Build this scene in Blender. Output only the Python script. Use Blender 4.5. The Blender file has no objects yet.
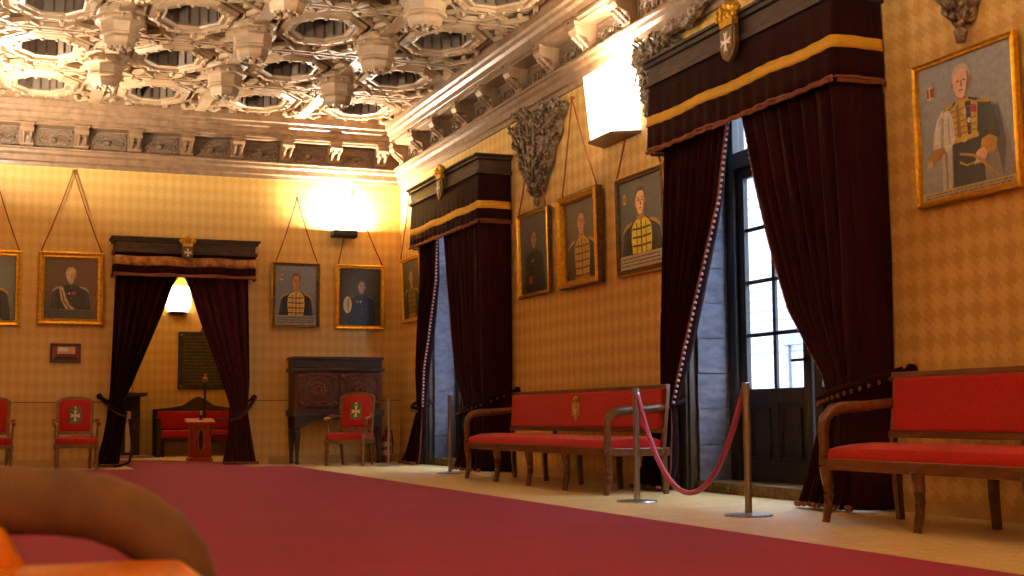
import bpy, math, random
from mathutils import Vector, Matrix
random.seed(7)
S = bpy.context.scene
COL = S.collection
PI = math.pi

# ------------------------------------------------------------------ camera
def cam_basis(yaw, pitch, roll):
    cy, sy = math.cos(yaw), math.sin(yaw)
    f = Vector((sy*math.cos(pitch), cy*math.cos(pitch), math.sin(pitch)))
    r = Vector((cy, -sy, 0)); u = r.cross(f)
    c, s = math.cos(roll), math.sin(roll)
    return c*r+s*u, -s*r+c*u, f
cr, cu, cf = cam_basis(math.radians(21.46), math.radians(5.46), math.radians(-.39))
cd = bpy.data.cameras.new('camera'); cam = bpy.data.objects.new('camera', cd); COL.objects.link(cam)
M = Matrix((cr, cu, -cf)).transposed().to_4x4(); M.translation = Vector((0, 0, .72)); cam.matrix_world = M
cd.sensor_width = 36; cd.lens = 1341/1024*36; cd.clip_start = .05; cd.clip_end = 200
cd.dof.use_dof = True; cd.dof.focus_distance = 13; cd.dof.aperture_fstop = 7.0
S.camera = cam

# ------------------------------------------------------------------ world, light, exposure
W = bpy.data.worlds.new('sky'); S.world = W; W.use_nodes = True
bg = W.node_tree.nodes['Background']; bg.inputs[0].default_value = (.62, .76, 1, 1); bg.inputs[1].default_value = 8.5
S.view_settings.view_transform = 'Standard'; S.view_settings.look = 'None'
S.view_settings.exposure = 1.22; S.view_settings.gamma = 1; S.view_settings.use_curve_mapping = False
def area(name, loc, direction, sx, sy, watts, col=(1, .66, .33), spread=PI):
    l = bpy.data.lights.new(name, 'AREA'); l.shape = 'RECTANGLE'; l.size = sx; l.size_y = sy
    l.energy = watts; l.color = col; l.spread = spread
    o = bpy.data.objects.new(name, l); COL.objects.link(o); o.location = loc
    o.rotation_euler = Vector(direction).to_track_quat('-Z', 'Y').to_euler(); return o
WARM = (1, .91, .74)
XR, XL, YB, YF = 6.35, -.55, 21.2, -3.0          # room walls
# lamp lights (fittings are built further down), plus one added fill without a fitting
area('lamp_or_fill_light', (5.37, YB-.13, 3.76), (0, .12, 1), .40, .14, 210, WARM)
for y, w in ((18.6, 290), (12.7, 290), (6.2, 380), (.5, 330)):
    area('lamp_or_fill_light', (XL+.2, y, 3.95), (.25, 0, 1), .2, .7, w, WARM)
area('lamp_or_fill_light', (XR-.16, 12.7, 4.36), (.1, 0, 1), .2, .9, 110, WARM)
area('lamp_or_fill_light', (XR-.2, 4.2, 4.0), (-.25, 0, 1), .2, .7, 420, WARM)
area('lamp_or_fill_light', (.25, -.75, 1.75), (.0, .35, -1), .3, .3, 12, WARM)  # added fill, no lamp there; brightens the foreground chair
area('lamp_or_fill_light', (3.32, 26.2, 2.95), (0, -.2, 1), .4, .15, 60, WARM)
# skylight portals in the two balcony openings
for y in (17.95, 9.93):
    p = area('daylight_portal', (6.95, y, 2.1), (-1, 0, 0), 4.0, 2.8, 1); p.data.cycles.is_portal = True

# ------------------------------------------------------------------ materials
def newmat(name):
    m = bpy.data.materials.new(name); m.use_nodes = True
    return m, m.node_tree, m.node_tree.nodes['Principled BSDF']
def rgb(h):
    h = h.lstrip('#'); v = [int(h[i:i+2], 16)/255 for i in (0, 2, 4)]
    return tuple((c/12.92 if c <= .04045 else ((c+.055)/1.055)**2.4) for c in v)+(1,)
def mixc(nt, fac, a, b):
    n = nt.nodes.new('ShaderNodeMix'); n.data_type = 'RGBA'
    if fac is not None: nt.links.new(fac, n.inputs[0])
    for i, c in ((6, a), (7, b)):
        if isinstance(c, tuple): n.inputs[i].default_value = c
        else: nt.links.new(c, n.inputs[i])
    return n.outputs[2]
def coords(nt, scale=(1, 1, 1)):
    t = nt.nodes.new('ShaderNodeTexCoord'); mp = nt.nodes.new('ShaderNodeMapping')
    mp.inputs['Scale'].default_value = scale; nt.links.new(t.outputs['Object'], mp.inputs[0]); return mp.outputs[0]
def noise(nt, vec, sc, det=4, rough=.55):
    n = nt.nodes.new('ShaderNodeTexNoise'); n.inputs['Scale'].default_value = sc; n.inputs['Detail'].default_value = det
    n.inputs['Roughness'].default_value = rough; nt.links.new(vec, n.inputs['Vector']); return n.outputs['Fac']
def ramp(nt, fac, a, b):
    n = nt.nodes.new('ShaderNodeMapRange'); n.inputs[1].default_value = a; n.inputs[2].default_value = b
    nt.links.new(fac, n.inputs[0]); return n.outputs[0]
def bump(nt, b, h, st, dist=.01):
    n = nt.nodes.new('ShaderNodeBump'); n.inputs['Strength'].default_value = st; n.inputs['Distance'].default_value = dist
    nt.links.new(h, n.inputs['Height']); nt.links.new(n.outputs[0], b.inputs['Normal'])
def mottled(name, c1, c2, rough=.6, metal=0, sc=8, scale=(1, 1, 1), bst=.2, spec=.5, sheen=0, bd=.01):
    m, nt, b = newmat(name); v = coords(nt, scale); n = noise(nt, v, sc)
    nt.links.new(mixc(nt, ramp(nt, n, .35, .65), rgb(c1), rgb(c2)), b.inputs['Base Color'])
    b.inputs['Roughness'].default_value = rough; b.inputs['Metallic'].default_value = metal
    b.inputs['Specular IOR Level'].default_value = spec; b.inputs['Sheen Weight'].default_value = sheen
    if bst: bump(nt, b, n, bst, bd)
    return m
def math_(nt, op, a, b=None):
    n = nt.nodes.new('ShaderNodeMath'); n.operation = op
    for i, c in enumerate((a, b)):
        if c is None: continue
        if isinstance(c, (int, float)): n.inputs[i].default_value = c
        else: nt.links.new(c, n.inputs[i])
    return n.outputs[0]
def wallpaper(name, axis):
    m, nt, b = newmat(name)
    t = nt.nodes.new('ShaderNodeTexCoord'); sp = nt.nodes.new('ShaderNodeSeparateXYZ'); nt.links.new(t.outputs['Object'], sp.inputs[0])
    u = sp.outputs[axis]; z = sp.outputs[2]
    ku = 2*PI/(.13 if axis == 0 else .17); kz = 2*PI/.19
    wv = math_(nt, 'MULTIPLY', math_(nt, 'SUBTRACT', noise(nt, coords(nt), 30, 4), .5), 5.0)
    U = math_(nt, 'ADD', math_(nt, 'MULTIPLY', u, ku), wv); Z = math_(nt, 'ADD', math_(nt, 'MULTIPLY', z, kz), wv)
    a = math_(nt, 'ADD', math_(nt, 'COSINE', U), math_(nt, 'COSINE', Z))                       # staggered damask motifs
    c = math_(nt, 'MULTIPLY', math_(nt, 'COSINE', math_(nt, 'MULTIPLY', U, 2.0)), math_(nt, 'COSINE', math_(nt, 'MULTIPLY', Z, 3.0)))
    fac = ramp(nt, math_(nt, 'ADD', a, math_(nt, 'MULTIPLY', c, .8)), -1.3, 1.5)
    v = coords(nt); n = noise(nt, v, 60, 3); big = noise(nt, v, .8, 2)
    base = mixc(nt, ramp(nt, big, .3, .7), rgb('#deb768'), rgb('#e4be74'))
    fig = rgb('#d2a756') if axis == 0 else rgb('#c89a4c')
    col = mixc(nt, fac, fig, base)
    col = mixc(nt, math_(nt, 'MULTIPLY', ramp(nt, n, .4, .7), .22), col, rgb('#c49a44'))
    nt.links.new(col, b.inputs['Base Color'])
    b.inputs['Roughness'].default_value = .5; b.inputs['Specular IOR Level'].default_value = .35
    bump(nt, b, fac, .25, .002)
    return m
M_wallx = wallpaper('gold_damask_wallpaper_back', 0); M_wally = wallpaper('gold_damask_wallpaper_side', 1)
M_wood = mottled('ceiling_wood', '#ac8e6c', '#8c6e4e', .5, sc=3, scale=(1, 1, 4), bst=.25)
M_cornice = mottled('cornice_wood', '#8e6e50', '#785a3e', .38, sc=9, bst=.3)
M_carved = mottled('carved_relief', '#7c6044', '#523c28', .4, sc=38, bst=.8, bd=.02)
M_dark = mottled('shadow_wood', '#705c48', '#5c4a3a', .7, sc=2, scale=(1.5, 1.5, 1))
M_walnut = mottled('walnut_wood', '#6b3f1e', '#4a2812', .28, sc=6, scale=(4, 1, 1), bst=.05)
M_oakleg = mottled('bench_wood', '#744820', '#5a3416', .3, sc=6, scale=(1, 4, 4), bst=.05)
M_chairwood = mottled('chair_wood', '#8e6632', '#6f4a20', .4, sc=9, bst=.05)
M_blackwood = mottled('ebonised_wood', '#4a321c', '#2e1d10', .6, sc=5, scale=(1, 1, 3), bst=.1)
M_cab = mottled('cabinet_wood', '#6e3a1a', '#452210', .65, sc=5, scale=(4, 1, 1), bst=.1)
M_inlay = mottled('cabinet_inlay', '#8a4a26', '#5c2c16', .4, sc=30, bst=.5)
M_doorwood = mottled('balcony_door_wood', '#2c2622', '#1b1714', .45, sc=6, scale=(4, 4, 1), bst=.15)
M_postwood = mottled('window_post_wood', '#5a4630', '#3c2d1e', .45, sc=5, scale=(5, 5, .6), bst=.15)
M_stone = mottled('reveal_stone', '#7c7a86', '#62606c', .85, sc=7, bst=.5, scale=(1, 1, 2.2))
M_step = mottled('rough_step_stone', '#7a6238', '#4c3a20', .9, sc=14, bst=1.0, bd=.03)
M_red = mottled('red_velvet', '#ba150c', '#a00e08', .75, sc=60, bst=.08, spec=.2, sheen=.15)
M_redwarm = mottled('red_velvet_warm', '#bc2414', '#9e180c', .7, sc=40, bst=.08, spec=.2, sheen=.15)  # armchair and sofa velvet, slightly more orange than the bench red
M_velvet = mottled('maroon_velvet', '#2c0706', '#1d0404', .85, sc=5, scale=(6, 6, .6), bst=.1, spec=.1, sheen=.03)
M_velvetlit = mottled('maroon_velvet_lit', '#420c0c', '#2c0608', .8, sc=5, scale=(6, 6, .6), bst=.1, spec=.15, sheen=.05)  # lighter copy of the maroon velvet, lit tone put into the colour
M_gold = mottled('gold_braid', '#f0bc28', '#d09818', .55, sc=120, bst=.6)
M_goldfig = mottled('tapestry_band', '#c08a3a', '#7c4420', .7, sc=9, bst=.2)
M_giltframe = mottled('gilt_frame', '#e8b730', '#c8901a', .28, .65, sc=25, bst=.4)
M_giltdark = mottled('dark_gilt_frame', '#7d5a22', '#4c3414', .4, .3, sc=25, bst=.3)
M_fringe = mottled('copper_fringe', '#8e4e2a', '#6c3620', .7, sc=60)
M_pompom = mottled('pink_pompom', '#e0c0c4', '#c090a0', .8, sc=60)
M_cream = mottled('cream_paint', '#e8dcb8', '#d8c898', .6, sc=20, bst=.05)
M_white = mottled('white_enamel', '#f0ece0', '#e4dece', .5, sc=20, bst=0)
M_steel = mottled('brushed_steel', '#b9b6b2', '#9b9894', .28, .9, sc=30, scale=(1, 1, .1), bst=0)
M_brass = mottled('brass', '#c49a4c', '#a87c34', .3, .9, sc=30, bst=0)
M_postbrass = mottled('post_metal', '#aaa69c', '#8e8a82', .3, .9, sc=30, scale=(1, 1, .1), bst=0)
M_rope = mottled('crimson_rope', '#b42460', '#981848', .6, sc=80, bst=.3, sheen=.3)
M_cord = mottled('picture_cord', '#9c5428', '#7e3c1a', .8, sc=90)
M_silver = mottled('carved_drop_wood', '#a08a6e', '#5c4834', .32, .3, sc=26, bst=.9, bd=.03)
M_plaque = mottled('bronze_plaque', '#4c4432', '#352e20', .4, .4, sc=12)
M_lectern = mottled('mahogany_lectern', '#d85a20', '#b03c14', .35, sc=6, scale=(4, 4, 1), bst=.05)
M_honey = mottled('honey_wood', '#f08418', '#d9690c', .32, sc=4, scale=(1, 5, 1), bst=.02)
M_umber = mottled('umber_arm_wood', '#784a10', '#5c360a', .8, sc=14, bst=.05)
M_iron = mottled('dark_iron', '#3a3632', '#2a2724', .5, .5, sc=20)
M_facade = mottled('facade_render', '#8a878b', '#807d82', .9, sc=3, bst=0)
M_facadeline = mottled('facade_shadow_line', '#66626a', '#5c585e', .9, sc=3, bst=0)
M_plaster = mottled('hall_plaster', '#c8a468', '#b89050', .8, sc=4, bst=.05)
def emis(name, col, st):
    m, nt, b = newmat(name); b.inputs['Base Color'].default_value = col
    b.inputs['Emission Color'].default_value = col; b.inputs['Emission Strength'].default_value = st
    n = noise(nt, coords(nt), 6); nt.links.new(mixc(nt, ramp(nt, n, .2, .8), col, tuple(c*.96 for c in col[:3])+(1,)), b.inputs['Emission Color'])
    return m
M_glow = emis('lit_alabaster', (1, .86, .62, 1), 3.2)
def flat(name, h, rough=.6):
    m, nt, b = newmat(name); n = noise(nt, coords(nt), 25, 3)
    c = rgb(h); d = tuple(x*.72 for x in c[:3])+(1,)
    nt.links.new(mixc(nt, ramp(nt, n, .35, .7), c, d), b.inputs['Base Color']); b.inputs['Roughness'].default_value = rough
    return m
PM = {}
def P(h):
    if h not in PM: PM[h] = flat('paint_'+h.strip('#'), h, .42)
    return PM[h]
def glass():
    m, nt, b = newmat('window_glass'); nt.nodes.remove(b)
    o = nt.nodes['Material Output']; t = nt.nodes.new('ShaderNodeBsdfTransparent'); g = nt.nodes.new('ShaderNodeBsdfGlossy')
    g.inputs['Roughness'].default_value = .02; mx = nt.nodes.new('ShaderNodeMixShader'); mx.inputs[0].default_value = .06
    t.inputs[0].default_value = (.94, .97, .98, 1)
    nt.links.new(t.outputs[0], mx.inputs[1]); nt.links.new(g.outputs[0], mx.inputs[2]); nt.links.new(mx.outputs[0], o.inputs[0]); return m
M_glass = glass()
def carpetmat():
    m, nt, b = newmat('crimson_carpet'); v = coords(nt); n = noise(nt, v, 140, 2); n2 = noise(nt, v, .9, 3)
    c = mixc(nt, ramp(nt, n2, .3, .7), rgb('#8a1236'), rgb('#981842'))
    nt.links.new(mixc(nt, math_(nt, 'MULTIPLY', ramp(nt, n, .35, .65), .35), c, rgb('#680a20')), b.inputs['Base Color'])
    b.inputs['Roughness'].default_value = .85; b.inputs['Sheen Weight'].default_value = .06; b.inputs['Specular IOR Level'].default_value = .25
    bump(nt, b, n, .4, .004); return m
M_carpet = carpetmat()
def floormat():
    m, nt, b = newmat('pale_matting_floor'); v = coords(nt); n = noise(nt, v, 34, 5, .7); n2 = noise(nt, v, 1.3, 3)
    w = nt.nodes.new('ShaderNodeTexBrick'); w.inputs['Scale'].default_value = 1.6
    w.inputs['Color1'].default_value = rgb('#dcc48c'); w.inputs['Color2'].default_value = rgb('#d2b87c'); w.inputs['Mortar'].default_value = rgb('#b89858')
    w.inputs['Mortar Size'].default_value = .006; nt.links.new(v, w.inputs['Vector'])
    c = mixc(nt, math_(nt, 'MULTIPLY', ramp(nt, n, .3, .7), .65), w.outputs[0], rgb('#a88242'))
    nt.links.new(c, b.inputs['Base Color']); b.inputs['Roughness'].default_value = .62; bump(nt, b, n, .5, .006); return m
M_floor = floormat()

# ------------------------------------------------------------------ mesh helpers
class MB:
    def __init__(s): s.v = []; s.f = []; s.m = []; s.k = 0
    def mat(s, k): s.k = k; return s
    def add(s, vs, fs):
        o = len(s.v); s.v += [tuple(v) for v in vs]
        for f in fs: s.f.append([i+o for i in f]); s.m.append(s.k)
        return s
    def bx(s, x0, x1, y0, y1, z0, z1):
        x0, x1 = sorted((x0, x1)); y0, y1 = sorted((y0, y1)); z0, z1 = sorted((z0, z1))
        return s.add([(x0,y0,z0),(x1,y0,z0),(x1,y1,z0),(x0,y1,z0),(x0,y0,z1),(x1,y0,z1),(x1,y1,z1),(x0,y1,z1)],
            [(0,3,2,1),(4,5,6,7),(0,1,5,4),(1,2,6,5),(2,3,7,6),(3,0,4,7)])
    def bar(s, a, b, w, h, up=(0, 0, 1)):
        a = Vector(a); b = Vector(b); d = (b-a).normalized(); up = Vector(up); sd = d.cross(up).normalized(); up = sd.cross(d)
        vs = []
        for p in (a, b):
            for i, j in ((-1, -1), (1, -1), (1, 1), (-1, 1)): vs.append(p+sd*i*w/2+up*j*h/2)
        return s.add(vs, [(0,1,2,3),(7,6,5,4),(0,4,5,1),(1,5,6,2),(2,6,7,3),(3,7,4,0)])
    def prism(s, pts, a, b, ax='y'):
        n = len(pts)
        def mk(p, t): return {'y': (p[0], t, p[1]), 'x': (t, p[0], p[1]), 'z': (p[0], p[1], t)}[ax]
        vs = [mk(p, a) for p in pts]+[mk(p, b) for p in pts]
        return s.add(vs, [tuple(range(n)), tuple(range(2*n-1, n-1, -1))]+[(i, i+n, (i+1) % n+n, (i+1) % n) for i in range(n)])
    def lathe(s, prof, c=(0, 0, 0), seg=16, sx=1, sy=1, ph=0, ax='z'):
        vs = []; fs = []
        for r, z in prof:
            for i in range(seg):
                a = 2*PI*i/seg+ph; p = (r*math.cos(a)*sx, r*math.sin(a)*sy, z)
                if ax == 'x': p = (p[2], p[0], p[1])
                if ax == 'y': p = (p[0], p[2], p[1])
                vs.append((p[0]+c[0], p[1]+c[1], p[2]+c[2]))
        n = len(prof)
        for j in range(n-1):
            for i in range(seg): fs.append((j*seg+i, j*seg+(i+1) % seg, (j+1)*seg+(i+1) % seg, (j+1)*seg+i))
        fs.append(tuple(range(seg-1, -1, -1))); fs.append(tuple((n-1)*seg+i for i in range(seg)))
        return s.add(vs, fs)
    def tube(s, pts, r, seg=8, asp=1.0, up=(0, 0, 1)):
        pts = [Vector(p) for p in pts]; n = len(pts); vs = []; fs = []; upv = Vector(up)
        for i, p in enumerate(pts):
            d = (pts[min(i+1, n-1)]-pts[max(i-1, 0)]).normalized(); sd = d.cross(upv)
            if sd.length < .05: sd = d.cross(Vector((1, 0, 0)))
            sd.normalize(); u2 = sd.cross(d); rr = r[i] if isinstance(r, (list, tuple)) else r
            for k in range(seg):
                a = 2*PI*k/seg+(PI/4 if seg == 4 else 0); vs.append(p+sd*math.cos(a)*rr+u2*math.sin(a)*rr*asp)
        for i in range(n-1):
            for k in range(seg): fs.append((i*seg+k, i*seg+(k+1) % seg, (i+1)*seg+(k+1) % seg, (i+1)*seg+k))
        fs.append(tuple(range(seg-1, -1, -1))); fs.append(tuple((n-1)*seg+k for k in range(seg)))
        return s.add(vs, fs)
    def ball(s, c, r, seg=8, rings=5, sz=1):
        return s.lathe([(max(r*math.sin(PI*i/rings), r*.02), -r*sz*math.cos(PI*i/rings)) for i in range(rings+1)], c, seg)
    def poly(s, pts): return s.add(pts, [tuple(range(len(pts)))])
    def build(s, name, mats, parent=None, loc=None, smooth=False, bevel=0, solid=0, sub=0, rot=None):
        me = bpy.data.meshes.new(name); me.from_pydata(s.v, [], s.f)
        if not isinstance(mats, (list, tuple)): mats = [mats]
        for m in mats: me.materials.append(m)
        for p, k in zip(me.polygons, s.m): p.material_index = min(k, len(mats)-1); p.use_smooth = bool(smooth)
        me.update(); o = bpy.data.objects.new(name, me); COL.objects.link(o)
        if parent: o.parent = parent
        if loc: o.location = loc
        if rot: o.rotation_euler = rot
        if smooth == 'auto' or smooth == 2:
            me.set_sharp_from_angle(angle=math.radians(38))
        if solid:
            md = o.modifiers.new('t', 'SOLIDIFY'); md.thickness = solid; md.offset = 0
        if bevel:
            md = o.modifiers.new('b', 'BEVEL'); md.width = bevel; md.segments = 2; md.limit_method = 'ANGLE'
        if sub:
            md = o.modifiers.new('s', 'SUBSURF'); md.levels = sub; md.render_levels = sub
        return o
def tag(o, label=None, cat=None, group=None, kind=None):
    if label: o['label'] = label
    if cat: o['category'] = cat
    if group: o['group'] = group
    if kind: o['kind'] = kind
    return o
def thing(name, label, cat, loc=(0, 0, 0), rz=0, group=None):
    o = bpy.data.objects.new(name, None); COL.objects.link(o); o.location = loc; o.rotation_euler = (0, 0, rz)
    o.empty_display_size = .1; return tag(o, label, cat, group)
def dup(o, loc=None, rz=None, label=None, parent=None):
    c = o.copy(); COL.objects.link(c)
    if parent is not None: c.parent = parent
    if loc is not None: c.location = loc
    if rz is not None: c.rotation_euler = (0, 0, rz)
    if label: c['label'] = label
    for ch in list(o.children): dup(ch, parent=c)
    return c
def struct(o, label=None, cat=None): o['kind'] = 'structure'; return tag(o, label, cat)
RW, BW, LW = PI/2, PI, -PI/2          # rotation of things on the right / back / left wall: local y points into the room

# ------------------------------------------------------------------ shell
Y2 = 26.6      # end of the next hall
ZC = 5.565
struct(MB().bx(-.9, 6.75, -3.4, 27.0, -.3, 0).build('floor', M_floor), 'pale straw coloured floor of the hall', 'floor')
# right wall with two tall openings
b = MB(); OP = [(8.62, 11.36), (16.72, 19.46)]; ZO = 3.95
ys = [YF-.4, 8.62, 11.36, 16.72, 19.46, 27.0]
for a, c in ((0, 1), (2, 3), (4, 5)): b.bx(XR, XR+.4, ys[a], ys[c], -.3, 6.2)
for a, c in OP: b.bx(XR, XR+.4, a, c, ZO, 6.2); b.bx(XR+.001, XR+.4, a, c, -.3, 0)
struct(b.build('wall_right', M_wally), 'right wall covered in gold damask wallpaper with two balcony openings', 'wall')
# back wall with doorway
DX0, DX1, DZ = 1.92, 3.74, 3.1
b = MB(); b.bx(-.95, DX0, YB, YB+.35, 0, 6.2); b.bx(DX1, XR, YB, YB+.35, 0, 6.2); b.bx(DX0, DX1, YB, YB+.35, DZ, 6.2)
struct(b.build('wall_back', M_wallx), 'back wall covered in gold damask wallpaper with a curtained doorway', 'wall')
struct(MB().bx(XL-.4, XL, YF-.4, YB, 0, 6.2).build('wall_left', M_wally), 'left wall of the hall', 'wall')
struct(MB().bx(XL, XR, YF-.4, YF, 0, 6.2).build('wall_front', M_wallx), 'wall behind the viewer', 'wall')
struct(MB().bx(-.95, XR, Y2, Y2+.3, 0, 3.9).build('wall_far', M_wallx), 'far wall of the next room seen through the doorway', 'wall')
struct(MB().bx(-.95, -.55, YB+.35, Y2, 0, 3.9).build('wall_far_left', M_wally), 'left wall of the next room', 'wall')
struct(MB().bx(-.95, XR, YB+.35, Y2+.3, 3.9, 4.1).build('ceiling_far', M_plaster), 'ceiling of the next room', 'ceiling')
struct(MB().bx(DX0-.1, DX0, YB-.02, YB+.37, 0, DZ+.08).bx(DX1, DX1+.1, YB-.02, YB+.37, 0, DZ+.08).bx(DX0-.1, DX1+.1, YB-.02, YB+.37, DZ, DZ+.12).build('trim_doorway', M_walnut, bevel=.01), 'dark wooden lining of the doorway', 'trim')
# thin dado moulding
struct(MB().bx(XL, 1.68, YB-.02, YB, .966, .98).bx(3.95, XR, YB-.02, YB, .986, 1.0).build('trim_dado', M_chairwood), 'thin brown rail along the back wall', 'trim')
struct(MB().bx(4.2, XR, YB-.03, YB, 0, .12).bx(XL, 1.7, YB-.03, YB, 0, .12).build('baseboard_back', M_plaster), 'low baseboard of the back wall', 'baseboard')
b = MB()
for a, c in ((YF, 8.4), (11.74, 16.5), (19.84, YB)): b.bx(XR-.025, XR, a, c, 0, .1)
struct(b.build('baseboard_right', M_plaster), 'low baseboard of the right wall', 'baseboard')

# carpets
tag(MB().bx(-.1, 4.26, -2.5, 19.7, .001, .014).build('carpet', M_carpet, bevel=.004), 'large crimson carpet covering most of the hall floor', 'carpet')
tag(MB().prism([(2.05, 19.72), (3.66, 19.72), (3.66, 21.8), (2.95, 23.6), (1.6, 25), (.8, 25), (.8, 23.6), (2.05, 22)], .001, .013, 'z').build('carpet_runner', M_carpet), 'crimson carpet runner passing through the curtained doorway', 'carpet')

# ------------------------------------------------------------------ cornice
PROF = [(0, 4.53), (.04, 4.53), (.05, 4.58), (.085, 4.60), (.09, 4.68), (.13, 4.71), (.135, 4.755), (.165, 4.765), (.165, 4.79), (.03, 4.80), (.03, 5.11), (.255, 5.12), (.255, 5.145),
        (.27, 5.15), (.27, 5.21), (.285, 5.22), (.29, 5.29), (.33, 5.32), (.335, 5.37), (.37, 5.39), (.374, 5.475), (.36, 5.48), (.36, 5.60), (0, 5.60)]
def cornice(name, corner, label):
    # mitred sweep: corner(p) -> two end points of the run at projection p
    b = MB(); vs = []
    for p, z in PROF:
        A, B = corner(p); vs.append((A[0], A[1], z)); vs.append((B[0], B[1], z))
    n = len(PROF); fs = [(2*i, 2*i+1, (2*i+3) % (2*n), (2*i+2) % (2*n)) for i in range(n)]
    fs += [tuple(range(0, 2*n, 2)), tuple(range(2*n-1, 0, -2))]
    b.add(vs, fs); o = b.build(name, M_cornice); return struct(o, label, 'cornice')
c_back = cornice('trim_1', lambda p: ((XL+p, YB-p), (XR-p, YB-p)), 'carved wooden cornice along the back wall')
c_right = cornice('trim_2', lambda p: ((XR-p, YB-p), (XR-p, YF+p)), 'carved wooden cornice along the right wall')
c_left = cornice('trim_3', lambda p: ((XL+p, YF+p), (XL+p, YB-p)), 'carved wooden cornice along the left wall')
c_front = cornice('trim_4', lambda p: ((XR-p, YF+p), (XL+p, YF+p)), 'carved wooden cornice behind the viewer')
def bracket_mesh(bb):
    pts = [(.03, 4.80), (.09, 4.81), (.125, 4.85), (.12, 4.91), (.14, 4.96), (.20, 4.985), (.27, 5.0), (.305, 5.05), (.29, 5.12), (.03, 5.12)]
    bb.prism([(p, z) for p, z in pts], -.09, .09, 'x')
    bb.lathe([(.036, -.10), (.036, .10)], (0, .26, 5.05), 10, ax='x'); bb.lathe([(.032, -.10), (.032, .10)], (0, .10, 4.85), 10, ax='x')
    for k in range(6):
        t = k/5
        for x in (-.05, .05): bb.ball((x, .125+.13*t, 4.87+.11*t), .028, 6, 4)
    bb.bx(-.105, .105, .03, .31, 5.10, 5.135)
    return bb
def panel_mesh(bb, w):
    h0, h1 = 4.825, 5.085
    bb.bx(-w/2, w/2, .028, .036, h0, h1)
    for z in (h0, h1-.02): bb.bx(-w/2, w/2, .03, .05, z, z+.02)
    for x in (-w/2, w/2-.02): bb.bx(x, x+.02, .03, .05, h0, h1)
    for sg in (-1, 1):
        pts = []
        for i in range(22):
            a = i/21*3.1*PI; r = .062*(1-i/26); pts.append((sg*(w*.24)+sg*r*math.cos(a), .045, 4.94+r*math.sin(a)))
        bb.tube(pts, .011, 5)
        bb.tube([(sg*w*.04, .045, 4.89), (sg*w*.1, .045, 4.99), (sg*w*.2, .045, 5.0)], .012, 5)
    bb.ball((0, .045, 4.94), .045, 8, 5)
    for sg in (-1, 1):
        for k in range(3): bb.ball((sg*(w*.38+.015*k), .04, 4.89+.045*k), .022, 6, 4)
    return bb
def place_wall(o, wall, s, parent):
    if wall == 'b': o.location = (s, YB, 0); o.rotation_euler = (0, 0, BW)
    if wall == 'r': o.location = (XR, s, 0); o.rotation_euler = (0, 0, RW)
    if wall == 'l': o.location = (XL, s, 0); o.rotation_euler = (0, 0, LW)
    o.parent = parent
br0 = bracket_mesh(MB()).build('bracket', M_cornice, smooth=2)
pb0 = panel_mesh(MB(), .54).build('frieze_panel', M_carved, smooth=2)
pr0 = panel_mesh(MB(), .76).build('frieze_panel', M_carved, smooth=2)
def fill(wall, step, start, n, parent, pan, first):
    for i in range(n):
        s = start-step*i
        o = br0 if (first and i == 0) else dup(br0)
        place_wall(o, wall, s, parent)
        if i < n-1:
            q = pan if (i == 0 and not pan.parent) else dup(pan)
            place_wall(q, wall, s-step/2, parent)
fill('b', .785, 5.98, 9, c_back, pb0, True)
fill('r', 1.03, 20.72, 24, c_right, pr0, False)
fill('l', 1.03, 20.72, 24, c_left, pr0, False)
# strips added to catch bright highlights on the upper moulding, between the brackets
f = MB()
for i in range(8): s = 5.98-.785*i; f.bx(s-.68, s-.105, YB-.292, YB-.2, 5.155, 5.185)
f.build('highlight_strip', M_cornice, c_back)
f = MB()
for i in range(23): s = 20.72-1.03*i; f.bx(XR-.292, XR-.2, s-.9, s-.13, 5.155, 5.185)
f.build('highlight_strip', M_cornice, c_right)

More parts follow.
